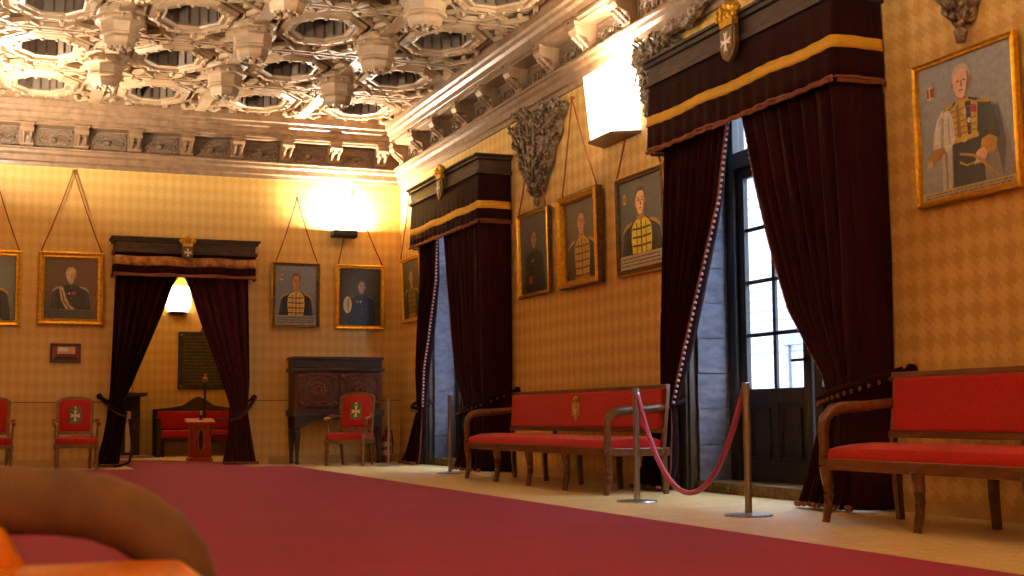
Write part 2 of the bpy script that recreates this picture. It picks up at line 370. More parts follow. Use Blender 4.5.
# ------------------------------------------------------------------ coffered ceiling
CX0, CY0, SX, SY = .64, 20.05, 1.57, 2.03
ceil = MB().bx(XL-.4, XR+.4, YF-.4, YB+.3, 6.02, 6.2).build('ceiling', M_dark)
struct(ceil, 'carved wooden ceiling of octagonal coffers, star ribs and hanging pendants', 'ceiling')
def octo(a, b_, k=.414): return [(a*k, -b_), (a, -b_*k), (a, b_*k), (a*k, b_), (-a*k, b_), (-a, b_*k), (-a, -b_*k), (-a*k, -b_)]
def ringstrip(bb, rings):      # loft of octagon rings (a, b, z)
    vs = []
    for a, b_, z in rings: vs += [(x, y, z) for x, y in octo(a, b_)]
    fs = []
    for j in range(len(rings)-1):
        for i in range(8): fs.append((j*8+i, j*8+(i+1) % 8, (j+1)*8+(i+1) % 8, (j+1)*8+i))
    bb.add(vs, fs)
def coffer():
    b = MB(); hx, hy = SX/2, SY/2
    o = octo(.58, .76)
    # plate with octagonal hole, built as 8 quads + corners
    sq = [(o[0][0], -hy), (hx, o[1][1]), (hx, o[2][1]), (o[3][0], hy), (o[4][0], hy), (-hx, o[5][1]), (-hx, o[6][1]), (o[7][0], -hy)]
    z = ZC
    for i in range(8):
        j = (i+1) % 8; A, B, C, D = sq[i], sq[j], o[j], o[i]
        if i % 2 == 0:
            cn = (math.copysign(hx, o[i][0]+o[j][0]), math.copysign(hy, o[i][1]+o[j][1])); b.poly([(p[0], p[1], z) for p in (A, cn, B, C, D)])
        else: b.poly([(p[0], p[1], z) for p in (A, B, C, D)])
    ringstrip(b, [(.58, .76, ZC), (.58, .76, ZC-.05), (.565, .74, ZC-.06), (.565, .74, ZC+.01), (.50, .66, ZC+.01), (.50, .66, ZC-.05), (.45, .60, ZC-.085), (.40, .54, ZC-.085), (.40, .54, ZC-.045), (.335, .455, ZC-.06), (.315, .43, ZC-.04)])
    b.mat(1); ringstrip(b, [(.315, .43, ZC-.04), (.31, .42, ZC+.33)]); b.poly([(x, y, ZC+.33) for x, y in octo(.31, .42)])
    for i in range(8):          # battens on the recess sides
        p, q = octo(.312, .425)[i], octo(.312, .425)[(i+1) % 8]
        b.mat(2)
        for t in (.0, .5):
            x, y = p[0]+(q[0]-p[0])*t, p[1]+(q[1]-p[1])*t; b.bar((x*.985, y*.985, ZC-.02), (x*.985, y*.985, ZC+.32), .022, .022, (1, 0, 0))
    b.mat(0)
    zr = ZC-.055
    # long planks between pendants and ribs radiating to the coffer frame
    for sg in (-1, 1):
        if sg == 1: b.bx(hx-.085, hx+.085, -hy, hy, ZC-.095, ZC-.02)
        b.bar((-hx+.06, sg*(hy-.06), zr), (hx-.06, sg*(hy-.06), zr), .04, .06)
        for t in (-1, 1):
            for (cx, cy), (ox, oy) in ((((hx-.03), (hy-.28)), (.585, .33)), (((hx-.22), (hy-.05)), (.26, .76)), (((hx-.02), (hy-.6)), (.585, .33)), ((.12, hy-.03), (.26, .76)), ((.42, hy-.03), (.26, .76))):
                b.bar((sg*cx, t*cy, zr), (sg*ox, t*oy, zr), .04, .06)
            b.bar((sg*(hx-.05), t*(hy-.45), zr-.01), (sg*(hx-.38), t*(hy-.06), zr-.01), .05, .055)
            b.bar((sg*.5, t*.62, zr), (sg*(hx-.14), t*(hy-.16), zr), .05, .05)
            b.ball((sg*.66, t*.72, ZC-.03), .05, 6, 4); b.ball((sg*.70, t*.12, ZC-.02), .045, 6, 4); b.ball((sg*.12, t*.90, ZC-.02), .05, 6, 4)
    for k in range(16):         # beads round the coffer lip
        i = k//2; p, q = octo(.425, .57)[i], octo(.425, .57)[(i+1) % 8]; t = .25+.5*(k % 2)
        b.ball((p[0]+(q[0]-p[0])*t, p[1]+(q[1]-p[1])*t, ZC-.085), .03, 6, 4)
    return b
cf0 = coffer().build('coffer', [M_wood, M_dark, M_blackwood], ceil, (CX0, CY0, 0))
def pendant():
    b = MB()
    b.lathe([(.30, .0), (.31, -.05), (.26, -.07), (.24, -.10), (.29, -.12), (.30, -.17), (.245, -.19), (.225, -.30), (.245, -.315), (.245, -.345), (.20, -.36), (.185, -.44), (.165, -.47), (.10, -.455), (.03, -.46)], (0, 0, 0), 8, ph=PI/8)
    for k in range(12):
        a = 2*PI*k/12; b.ball((.125*math.cos(a), .125*math.sin(a), -.465), .028, 6, 4)
    b.ball((0, 0, -.47), .045, 8, 4)
    for k in range(8):
        a = 2*PI*k/8; b.ball((.275*math.cos(a), .275*math.sin(a), -.145), .03, 6, 4)
    return b
pd0 = pendant().build('pendant', M_wood, ceil, (CX0+SX/2-.05, CY0-SY+.15, ZC-.01))
for j in range(12):
    for i in range(4):
        if i or j: dup(cf0, (CX0+SX*i, CY0-SY*j, 0), parent=ceil)
    for i in range(3):
        if j and (i or j > 1): dup(pd0, (CX0+SX*(i+.5)-.05, CY0-SY*j+.15, ZC-.01), parent=ceil)

# ------------------------------------------------------------------ balcony openings
def casing(yc, n):
    o = MB()
    for s in (1,):           # moulded posts on the wall face
        o.bx(XR-.06, XR, yc+s*1.38, yc+s*1.72, 0, ZO+.1); o.bx(XR-.09, XR-.06, yc+s*1.41, yc+s*1.5, 0, ZO+.1); o.bx(XR-.09, XR-.06, yc+s*1.58, yc+s*1.67, 0, ZO+.1)
    o.bx(XR-.06, XR, yc-1.55, yc-1.37, 0, ZO+.1); o.bx(XR-.07, XR, yc-1.55, yc+1.72, ZO, ZO+.2)
    struct(o.build('trim_window_%d' % n, M_postwood, bevel=.008), 'brown moulded wooden posts framing balcony opening', 'trim')
    s = MB()
    for sg in (-1, 1): s.bx(XR-.001, XR+.42, yc+sg*1.37, yc+sg*1.372, .0, ZO)
    for sg in (-1, 1):          # stone lining laid in courses
        z = .1; k = 0
        while z < ZO-.05:
            h = .34; s.bx(XR+.02+.002*(k % 2), XR+.42, yc+sg*1.37, yc+sg*(1.345+.004*(k % 3)), z, min(z+h-.008, ZO)); z += h; k += 1
    s.bx(XR, XR+.42, yc-1.37, yc+1.37, ZO-.02, ZO)
    struct(s.build('trim_reveal_%d' % n, M_stone), 'grey stone lining of balcony opening', 'trim')
    st = MB().bx(XR-.02, XR+.6, yc-1.37, yc+1.37, 0, .10)
    for k in range(40): st.ball((XR+.02+.3*random.random(), yc-1.35+2.7*random.random(), .075), .03+.03*random.random(), 6, 4, .5)
    struct(st.build('trim_step_%d' % n, M_step), 'rough worn stone threshold of balcony opening', 'step')
    # door frame + two glazed leaves + transom
    X = 6.75; d = MB()
    for sg in (-1, 1): d.bx(X-.04, X+.1, yc+sg*1.20, yc+sg*1.36, .085, ZO)
    d.bx(X-.04, X+.1, yc-1.20, yc+1.20, ZO-.1, ZO); d.bx(X-.06, X+.1, yc-1.20, yc+1.20, 3.08, 3.24)
    d.bx(X-.02, X+.06, yc-.04, yc+.04, 3.24, ZO-.1)
    fr = d.build('door_%d' % n, M_doorwood, bevel=.008); struct(fr, 'dark wooden balcony door with glazed upper half', 'door')
    for sg in (-1, 1):
        y0, y1 = yc+sg*.02, yc+sg*1.20; a = min(y0, y1); c = max(y0, y1)
        l = MB(); l.bx(X, X+.05, a, a+.12, .1, 3.08); l.bx(X, X+.05, c-.12, c, .1, 3.08)
        l.bx(X, X+.05, a+.12, c-.12, 2.98, 3.08); l.bx(X, X+.05, a+.12, c-.12, .82, .96); l.bx(X, X+.05, a+.12, c-.12, .1, .28)
        m = (a+c)/2; l.bx(X, X+.05, m-.05, m+.05, .28, .82); l.bx(X+.015, X+.04, a+.12, c-.12, .28, .82)
        for (p, q) in ((a+.16, m-.09), (m+.09, c-.16)):
            l.bx(X-.012, X+.01, p, q, .32, .335); l.bx(X-.012, X+.01, p, q, .765, .78); l.bx(X-.012, X+.01, p, p+.015, .32, .78); l.bx(X-.012, X+.01, q-.015, q, .32, .78)
        l.bx(X+.01, X+.04, m-.025, m+.025, .96, 2.98)
        for z in (1.465, 1.97, 2.475): l.bx(X+.01, X+.04, a+.12, c-.12, z-.018, z+.018)
        lf = l.build('door_leaf', M_doorwood, fr, bevel=.004)
        MB().bx(X+.02, X+.028, a+.12, c-.12, .96, 2.98).build('pane', M_glass, lf)
        MB().bx(X+.02, X+.028, a+.02, c-.02, 3.24, ZO-.1).build('transom_pane', M_glass, fr)
    MB().lathe([(.012, -.05), (.012, 0)], (X-.0, yc+.09, 1.2), 8, ax='x').tube([(X-.05, yc+.07, 1.2), (X-.05, yc+.24, 1.2)], .014, 8).lathe([(.03, 0), (.03, .01)], (X-.012, yc+.09, 1.2), 10, ax='x').build('door_handle', M_iron, fr)
    # balcony outside with railing
    ba = thing('balcony', 'iron balcony railing outside %s balcony door' % ('near' if n == 1 else 'far'), 'balcony', (7.2, yc, 0))
    MB().bx(-.15, .85, -1.7, 1.7, -.15, .05).build('slab', M_facadeline, ba)
    r = MB(); r.bx(.75, .8, -1.7, 1.7, .98, 1.03).bx(.75, .79, -1.7, 1.7, .18, .21)
    for k in range(24):
        y = -1.65+k*3.3/23; r.lathe([(.01, .2), (.01, .5), (.026, .55), (.012, .62), (.012, .98)], (.77, y, 0), 6)
    r.build('railing', P('#686468'), ba)
casing(9.99, 1); casing(18.09, 2)
# building across the street
fb = thing('facade_building', 'pale building across the street seen through balcony door glass', 'building', (15, 9, -6))
MB().bx(0, 1, -14, 34, 0, 16).build('wall', M_facade, fb)
r = MB()
for k in range(52):
    if k % 13 > 4: r.bx(-.02, 0, -14, 34, 4+k*.22, 4.03+k*.22)
r.build('clapboard_line', M_facadeline, fb)
for k in range(16):
    y = -12.6+k*2.9
    for z in (6.1, 9.6):
        wn = MB().bx(-.08, 0, y-.6, y+.6, z-.05, z+.08).bx(-.06, 0, y-.55, y-.43, z, z+2.0).bx(-.06, 0, y+.43, y+.55, z, z+2.0).bx(-.1, 0, y-.65, y+.65, z+2.0, z+2.2).build('window', M_facadeline, fb)
        MB().bx(-.01, .005, y-.43, y+.43, z+.08, z+2.0).build('shutter', P('#70707a'), wn)
tag(MB().bx(7.3, 40, -30, 60, -6.3, -6).build('street', M_facadeline), kind='structure')

# ------------------------------------------------------------------ velvet hangings
def cross_pts(s):      # eight pointed cross outline
    out = []
    for k in range(4):
        a = k*PI/2
        for (x, y) in ((.12, .12), (.34, 1.0), (0, .8), (-.34, 1.0)):
            ca, sa = math.cos(a), math.sin(a); out.append((s*(x*ca-y*sa), s*(x*sa+y*ca)))
    return out
def crest(parent, x, y, z, s, name='crest'):
    b = MB(); b.prism([(x-.14*s, z+.1*s), (x+.14*s, z+.1*s), (x+.14*s, z-.12*s), (x+.09*s, z-.2*s), (x, z-.25*s), (x-.09*s, z-.2*s), (x-.14*s, z-.12*s)], y, y+.05)
    o = b.build(name, M_giltdark, parent, bevel=.01)
    MB().prism([(x-.11*s, z+.075*s), (x+.11*s, z+.075*s), (x+.11*s, z-.11*s), (x, z-.21*s), (x-.11*s, z-.11*s)], y+.05, y+.058).build('shield', P('#7a5c30'), o)
    MB().prism([(x+p[0]*.9, z-.055*s+p[1]) for p in cross_pts(.1*s)], y+.058, y+.068).build('cross', P('#f4ecd8'), o)
    c = MB(); c.prism([(x-.11*s, z+.1*s), (x+.11*s, z+.1*s), (x+.13*s, z+.17*s), (x-.13*s, z+.17*s)], y, y+.06)
    for k in range(5):
        t = (k-2)/2; c.tube([(x+t*.11*s, y+.03, z+.16*s), (x+t*.17*s, y+.04, z+.24*s), (x+t*.1*s, y+.04, z+.31*s-abs(t)*.04)], .022*s, 6)
        c.ball((x+t*.16*s, y+.04, z+.31*s-abs(t)*.05), .05*s, 6, 4); c.ball((x+t*.15*s, y+.05, z+.2*s), .04*s, 6, 4)
    c.build('crown', M_giltframe, o, smooth=2)
    return o
def bez(a, b, c, n): return [tuple((1-t)**2*a[i]+2*t*(1-t)*b[i]+t*t*c[i] for i in range(3)) for t in [k/n for k in range(n+1)]]
def valance(name, label, loc, rz, w, p, z0, zb0, zb1, zw0, zw1, band, crs):
    t = thing(name, label, 'valance', loc, rz); h = w/2
    wd = MB()
    for dz0, dz1, e in ((zw0, zw0+.05, .03), (zw0+.05, zw1-.07, .0), (zw1-.07, zw1-.03, .04), (zw1-.03, zw1, .07)):
        wd.bx(-h-e, h+e, .0, p+e+.01, dz0, dz1)
    wd.build('pelmet', M_blackwood, t, bevel=.006)
    b = MB(); path = []      # velvet skirt wrapping two returns and the front with shallow folds
    n1, n2 = 12, 90
    for i in range(n1): path.append((-h, .02+(p-.02)*i/n1, (-1, 0)))
    for i in range(n2+1): path.append((-h+w*i/n2, p, (0, 1)))
    for i in range(n1): path.append((h, p-(p-.02)*(i+1)/n1, (1, 0)))
    def off(i): return .010*math.sin(i*1.05)+.006*math.sin(i*.37+1)
    def strip(bb, za, zb, extra, rows=4):
        vs = []; N = len(path)
        for r in range(rows+1):
            z = za+(zb-za)*r/rows; k = (zw0-z)/(zw0-z0)
            for i, (x, y, nn) in enumerate(path):
                o = off(i)*k+extra+.02*k; vs.append((x+nn[0]*o, y+nn[1]*o, z+.008*math.sin(i*.2)))
        bb.add(vs, [(r*N+i, r*N+i+1, (r+1)*N+i+1, (r+1)*N+i) for r in range(rows) for i in range(N-1)])
    strip(b, z0, zw0+.02, 0, 6); b.build('skirt', M_velvet, t, smooth=True, solid=.012)
    b = MB(); strip(b, zb0, zb1, .012, 2); b.build('gold_band', band, t, smooth=True, solid=.006)
    b = MB(); strip(b, z0-.008, z0+.012, .012, 1)
    for i, (x, y, nn) in enumerate(path):
        for q in (0, .5):
            if i+1 < len(path):
                x2, y2, _ = path[i+1]; X, Y = x+(x2-x)*q, y+(y2-y)*q; o = off(i)+.032
                b.ball((X+nn[0]*o, Y+nn[1]*o, z0-.024), .012, 5, 4, 1.5)
    b.build('fringe', M_fringe, t, smooth=True, solid=0)
    crest(t, -.14*(crs > .8), p+.06, (zw0+zw1)/2-.07, crs*.88)
    return t
valance('velvet_valance', 'maroon velvet valance with gold band over the nearer balcony window', (XR, 9.84, 0), RW, 3.02, .45, 3.25, 3.475, 3.57, 3.86, 4.12, M_gold, 1.0)
valance('velvet_valance', 'maroon velvet valance with gold band over the far balcony window', (XR, 17.62, 0), RW, 2.96, .45, 3.25, 3.40, 3.50, 3.86, 4.12, M_gold, .95)
valance('velvet_valance', 'maroon valance with tapestry band over the doorway in the back wall', (2.83, YB, 0), BW, 2.10, .40, 2.90, 3.03, 3.17, 3.22, 3.46, M_goldfig, .72)
def interp(pts, z):
    pts = sorted(pts)
    if z <= pts[0][0]: return pts[0][1]
    for (a, p), (b, q) in zip(pts, pts[1:]):
        if z <= b:
            t = (z-a)/(b-a); return p+(q-p)*t
    return pts[-1][1]
def curtain(label, loc, rz, inner, outer, ztop, tie, y0=.3, folds=9, mat=M_velvet, balls=True, hook=None, pom=M_pompom, tiemat=M_fringe, dy=.05, ret=False):
    """inner / outer edges as (z, s); s along the wall, y out of the wall"""
    t = thing('velvet_curtain', label, 'curtain', loc, rz); b = MB(); NU, NV = 110, 60; vs = []
    ed = []
    for j in range(NV+1):
        z = .02+(ztop-.02)*j/NV; a = interp(inner, z); o = interp(outer, z)
        g = min(1, abs(z-tie)/.5); amp = dy*(.55+.45*g)
        for i in range(NU+1):
            u = i/NU; ph = folds*2*PI*(u**.95)
            y = y0+amp*math.sin(ph+.25*math.sin(z*1.3))+.35*amp*math.sin(ph*2.3+z*.8)
            s = a+(o-a)*u+.012*math.cos(ph)
            if ret:
                uu = min(1, u/.86); s = a+(o-a)*uu+.012*math.cos(ph)*(u < .86)
                if u > .86: y = y+(.02-y)*min(1, (u-.86)/.13)
            if z < .25: y += .06*(1-z/.25)*(.5+.5*math.sin(ph*.5))
            vs.append((s, y, z))
            if i == 0: ed.append((s, y, z))
    N = NU+1
    b.add(vs, [(j*N+i, j*N+i+1, (j+1)*N+i+1, (j+1)*N+i) for j in range(NV) for i in range(NU)])
    b.build('drape', mat, t, smooth=True, solid=.014)
    if balls:
        f = MB(); f.tube([(p[0], p[1]+.012, p[2]) for p in ed], .012, 6)
        sg = 1 if interp(inner, ztop) < interp(outer, ztop) else -1
        z = tie-.02
        while z < ztop:
            s = interp(inner, z); j = min(NV-1, int((z-.02)/(ztop-.02)*NV)); y = ed[j][1]
            f.mat(1).ball((s-sg*.018, y+.01, z), .015, 6, 4); z += .05
        f.build('pompom_fringe', [M_fringe, pom], t, smooth=True)
    a, o = interp(inner, tie), interp(outer, tie)
    hk = hook or (o, .08, tie+.1)
    pts = bez((hk[0], hk[1], hk[2]), ((a+o)/2+(o-a)*.2, y0+.26, tie-.04), (a+(a-o)*.03, y0+.1, tie-.06), 14)
    tb = MB(); tb.tube(pts, .026, 8); tb.tube(bez((a+(a-o)*.03, y0+.1, tie-.06), (a, y0-.2, tie), (hk[0], .05, hk[2]), 8), .02, 6)
    tb.mat(1)
    for k, p in enumerate(pts[1:]): tb.ball((p[0], p[1]+.015, p[2]-.045), .014, 6, 4, 1.4)
    tb.mat(0).lathe([(.04, 0), (.045, .05)], (hk[0], .0, hk[2]), 8, ax='y')
    tb.build('tieback', [mat, tiemat], t, smooth=True)
    hm = MB(); 
    for k in range(22):
        u = k/21; s = interp(inner, .05)+(interp(outer, .05)-interp(inner, .05))*u; hm.ball((s, y0+.1+.03*math.sin(k), .035), .022, 6, 4)
    hm.build('hem_fringe', M_fringe, t, smooth=True)
    return t
curtain('maroon velvet curtain with pink pompom edge on the far side of nearer balcony window', (XR, 9.84, 0), RW,
    [(3.3, .31), (2.62, .47), (2.03, .76), (1.41, 1.07), (1.05, 1.27), (.81, 1.40), (.58, 1.40), (.02, 1.47)],
    [(3.31, 1.48), (1.83, 1.55), (.87, 1.62), (.58, 1.9), (.02, 2.09)], 3.6, .86, hook=(1.80, .1, .9))
curtain('broad maroon velvet curtain with pompom edge on the near side of nearer balcony window', (XR, 9.84, 0), RW,
    [(3.3, -.06), (2.69, -.25), (2.15, -.46), (1.55, -.74), (1.3, -.95), (1.02, -1.17), (.86, -1.22), (.6, -1.1), (.02, -.85)],
    [(3.24, -1.49), (3.14, -1.52), (1.93, -1.55), (1.04, -1.53), (.82, -1.50), (.02, -1.60)], 3.6, .90, y0=.36, folds=9, ret=True, hook=(-1.75, .1, 1.04))
curtain('maroon velvet curtain with pompom edge on the far side of the far balcony window', (XR, 17.62, 0), RW,
    [(3.3, .73), (2.69, .73), (1.84, 1.04), (1.41, 1.25), (.95, 1.35), (.75, 1.36), (.02, 1.5)],
    [(3.3, 1.47), (1.88, 1.6), (.82, 1.62), (.37, 1.95), (.02, 2.25)], 3.6, .9, folds=7, hook=(1.9, .1, 1.0))
curtain('maroon velvet curtain on the near side of the far balcony window, behind the red bench', (XR, 17.62, 0), RW,
    [(3.3, .12), (2.62, 0), (1.9, -.2), (1.21, -.42), (.94, -.65), (.6, -.7), (.02, -.4)],
    [(3.3, -1.46), (3.0, -1.49), (1.2, -1.50), (.9, -1.48), (.02, -1.52)], 3.6, .86, y0=.36, folds=9, ret=True, hook=(-1.7, .1, 1.05))
curtain('dark maroon curtain on the left side of the back doorway', (2.82, YB, 0), BW,
    [(2.95, .04), (2.75, .17), (2.36, .3), (1.83, .51), (1.3, .72), (1.0, .86), (.7, .82), (.41, .87), (.02, .92)],
    [(2.95, 1.0), (1.9, 1.03), (1.15, 1.05), (.7, 1.09), (.41, 1.14), (.02, 1.24)], 2.95, .86, y0=.26, folds=6, balls=False, hook=(1.2, .1, 1.06), dy=.045)
curtain('maroon curtain on the right side of the back doorway', (2.82, YB, 0), BW,
    [(2.95, .02), (2.76, -.07), (2.07, -.31), (1.46, -.54), (.92, -.73), (.54, -.71), (.02, -.63)],
    [(2.95, -.98), (1.31, -1.02), (.84, -1.0), (.53, -1.05), (.02, -1.14)], 2.95, .80, y0=.26, folds=6, mat=M_velvetlit, balls=False, hook=(-1.13, .1, 1.04), dy=.045)
# loose cord hanging from left doorway tieback
b = MB(); b.tube([(2.02, YB-.5, .72), (2.05, YB-.52, .45), (2.06, YB-.53, .22), (2.02, YB-.55, .08), (1.9, YB-.56, .035), (1.8, YB-.56, .03)], .02, 8)
tag(b.build('curtain_cord', M_velvetlit, smooth=True), 'loose dark cord hanging from the tieback of the left doorway curtain', 'cord')

# ------------------------------------------------------------------ carved wall drops
def drop(label, y, z0, z1, w0, lean, seed):
    t = thing('carved_drop', label, 'wall carving', (XR-.012, y, 0), RW); rnd = random.Random(seed)
    b = MB(); NV, NU = 34, 18; vs = []; H = z1-z0
    def half(v): return w0/2*(.13+.87*min(1, v**.85*1.12))*(1+.07*math.sin(v*21+seed))
    for j in range(NV+1):
        v = j/NV
        for i in range(NU+1):
            u = i/NU*2-1; y_ = .03+.13*(1-u*u)**.5*(.5+.5*v)+rnd.uniform(-.03, .03)*(1 if abs(u) < 1 else 0)
            vs.append((u*half(v)+lean*(v-.5)*-.3+rnd.uniform(-.012, .012), max(.012, y_) if abs(u) < 1 else .004, z0+H*v+(.05*math.sin(u*7) if j == NV else 0)))
    N = NU+1; b.add(vs, [(j*N+i, j*N+i+1, (j+1)*N+i+1, (j+1)*N+i) for j in range(NV) for i in range(NU)])
    b.build('foliage', M_silver, t, smooth=False, solid=.012)
    l = MB()
    for k in range(120):
        v = rnd.random()**.7; u = rnd.uniform(-1.02, 1.02); x = u*half(v); z = z0+H*v; a = rnd.uniform(-.6, .6)+u*.6; L = rnd.uniform(.06, .13); y_ = .05+.12*(max(0, 1-u*u))**.5*(.5+.5*v)
        l.tube([(x, y_, z), (x+math.sin(a)*L*.5, y_+.045, z+L*.5), (x+math.sin(a)*L, y_+.02, z+L)], [.018, .026, .006], 5)
    l.build('leaf', M_silver, t, smooth=True)['kind'] = 'stuff'
    r = MB()
    for s in (-.25, 0, .25): r.tube([(s*w0*.1, .14, z0+.1), (s*w0*.6, .19, z1-.15)], .018, 6)
    r.ball((0, .07, z0+.0), .05, 8, 5); r.lathe([(.02, 0), (.05, -.04), (.03, -.12)], (0, .07, z0-.02), 8)
    r.build('stem', M_silver, t, smooth=True)
drop('carved wooden leaf drop above the two small portraits beside the far window', 15.1, 3.43, 4.46, 1.55, .3, 1)
drop('carved wooden leaf drop between the bright lamp and nearer valance', 11.88, 3.46, 4.5, .84, -.1, 2)
drop('carved wooden leaf drop above the large portrait at the right edge', 7.36, 3.43, 4.5, .85, 0, 3)
# ribbon scroll over the near valance end
b = MB(); pts = [(XR-.12-.03*math.sin(k*1.3), 12.28-.12*k, 4.36+.02*k+.04*math.sin(k*1.1)) for k in range(16)]
b.tube(pts, .06, 6); 
for k in range(1, 16, 2): b.ball(pts[k], .085, 6, 4)
tag(b.build('carved_swag', M_silver, smooth=False), 'carved wooden swag running along under the cornice above the lamp', 'wall carving')

# ------------------------------------------------------------------ portraits
def ell(cx, cz, rx, rz, n=18, a0=0, a1=2*PI): return [(cx+rx*math.cos(a0+(a1-a0)*k/n), cz+rz*math.sin(a0+(a1-a0)*k/n)) for k in range(n)]
def portrait(label, loc, rz, w, h, tilt=.0, fw=.06, fmat=M_giltframe, bgc='#6a625c', coat='#20242c', chest=None, skin='#c89870', hair='#4a3c34', caption=False, crestc=None, white=None, sash=None, full=False, cord=None, depth=.05, side=None, plume=None, headx=.5, epaul='#c8a040', red=None, cordx=.04, fs=1.0, beard=False):
    t = thing('framed_portrait', label, 'painting', loc, rz)
    t.rotation_euler = (tilt, 0, rz) if False else (0, 0, rz)
    R = Matrix.Rotation(-tilt, 4, 'X')
    def b2(mb, name, mats, par=t, **kw):
        mb.v = [tuple(R @ Vector(v)) for v in mb.v]; return mb.build(name, mats, par, **kw)
    # mitred frame
    f = MB(); prof = [(0, 0), (0, depth*.8), (.25, depth), (.6, depth*.7), (.85, depth*.8), (1, depth*.35), (1, 0)]
    vs = []
    for q, y in prof:
        e = fw*q
        vs += [(-w/2+e, y, -h+e), (w/2-e, y, -h+e), (w/2-e, y, -e), (-w/2+e, y, -e)]
    n = len(prof); f.add(vs, [(j*4+i, j*4+(i+1) % 4, (j+1)*4+(i+1) % 4, (j+1)*4+i) for j in range(n-1) for i in range(4)])
    b2(f, 'frame', fmat)
    if side: 
        b2(MB().bx(-w/2-.015, w/2+.015, -.0, depth*.75, -h-.015, -h).bx(-w/2-.015, w/2+.015, 0, depth*.75, 0, .015).bx(-w/2-.015, -w/2, 0, depth*.75, -h, 0).bx(w/2, w/2+.015, 0, depth*.75, -h, 0), 'outer_edge', side)
    mats = []; c = MB(); iw, ih = w-2*fw, h-2*fw; y = [.012]
    def put(pts, col):
        m = P(col)
        if m not in mats: mats.append(m)
        c.mat(mats.index(m)); c.poly([(iw*(.5-min(1, max(0, p[0]))), y[0], -h+fw+ih*min(1, max(0, p[1]))) for p in pts][::-1]); y[0] += .0002
    put([(0, 0), (1, 0), (1, 1), (0, 1)], bgc)
    hx = headx
    if full:
        put([(.66, .64), (.74, .62), (.84, .58), (.93, .34), (.99, .04), (.66, .04), (.70, .3)], '#8c8a94')
        put([(.74, .60), (.84, .56), (.90, .3), (.86, .06), (.80, .3)], '#5c5c68')
        put([(.34, .06), (.68, .06), (.66, .40), (.35, .40)], '#23222a')
        put([(.27, .60), (.31, .655), (.40, .69), (.54, .69), (.66, .655), (.75, .62), (.80, .52), (.84, .36), (.74, .28), (.64, .34), (.62, .42), (.34, .40), (.26, .44)], coat)
        put([(.33, .63), (.40, .665), (.55, .67), (.63, .64), (.62, .5), (.61, .40), (.36, .385), (.34, .5)], chest)
        put([(.40, .65), (.43, .66), (.45, .40), (.41, .40)], '#8c6c1c'); put([(.50, .66), (.56, .66), (.55, .40), (.52, .40)], '#1c1e28')
        for k in range(5): put([(.34, .43+.045*k), (.61, .44+.045*k), (.61, .448+.045*k), (.34, .44+.045*k)], '#8a6c20')
        put([(.34, .375), (.63, .385), (.63, .42), (.34, .41)], '#d8b040'); put(ell(.48, .398, .035, .03, 10), '#e8c860')
        put([(.23, .05), (.33, .05), (.34, .36), (.22, .38)], '#d0ccc4'); put([(.27, .05), (.29, .05), (.29, .36), (.26, .36)], '#98948c')
        put([(.13, .36), (.20, .32), (.33, .34), (.385, .42), (.37, .55), (.33, .63), (.25, .65), (.19, .58), (.15, .48)], '#ece8dc')
        put([(.22, .36), (.25, .36), (.27, .58), (.24, .6)], '#b8b4ac'); put([(.31, .38), (.33, .4), (.33, .58), (.31, .58)], '#c0bcb4')
        put([(.09, .26), (.16, .28), (.28, .33), (.26, .375), (.14, .37), (.09, .32)], '#b88c30'); put(ell(.10, .27, .035, .03, 10), skin)
        put([(.66, .36), (.74, .38), (.82, .34), (.80, .26), (.70, .24), (.64, .28)], '#c89c38'); put(ell(.65, .25, .06, .045, 12), skin)
        for k in range(4): put([(.57+.02*k, .19), (.585+.02*k, .19), (.64+.012*k, .27), (.62+.012*k, .27)], skin)
        put([(.42, .285), (.56, .25), (.64, .20), (.80, .07), (.815, .075), (.66, .225), (.57, .27), (.43, .30)], '#c8a03c')
        put([(.42, .22), (.50, .19), (.58, .20), (.58, .212), (.5, .205), (.43, .24)], '#d8b048')
        put(ell(.57, .60, .02, .03, 8), '#c04030'); put(ell(.50, .59, .018, .028, 8), '#dcdce0'); put(ell(.605, .59, .018, .03, 8), '#b83830'); put(ell(.54, .52, .02, .022, 6), '#e8e8e0')
        put([(.26, .63), (.29, .665), (.38, .675), (.37, .65), (.29, .63)], epaul); put([(.63, .65), (.72, .65), (.78, .62), (.75, .605), (.64, .63)], epaul)
        put([(.40, .66), (.55, .665), (.53, .715), (.42, .715)], '#c8a040'); FS, hx, zc = .88, .475, .705
    else:
        FS = fs; zc = .60 if caption else .58
        def q(*pts): return [(hx+x*FS, max(0, zc+z*FS)) for x, z in pts]
        def sym(*pts): return q(*(list(pts)+[(-x, z) for x, z in reversed(pts)]))
        put(sym((.055, .02), (.075, -.035), (.16, -.065), (.26, -.09), (.33, -.13), (.37, -.21), (.40, -.35), (.425, -.50), (.42, -.62), (.40, -.85)), coat)
        for sg in (-1, 1):
            put(q((sg*.245, -.22), (sg*.26, -.23), (sg*.25, -.46), (sg*.27, -.80), (sg*.245, -.80), (sg*.23, -.46)), '#0e0e12')
            put(q((sg*.30, -.16), (sg*.345, -.24), (sg*.37, -.42), (sg*.355, -.42), (sg*.325, -.26)), '#4a4c54')
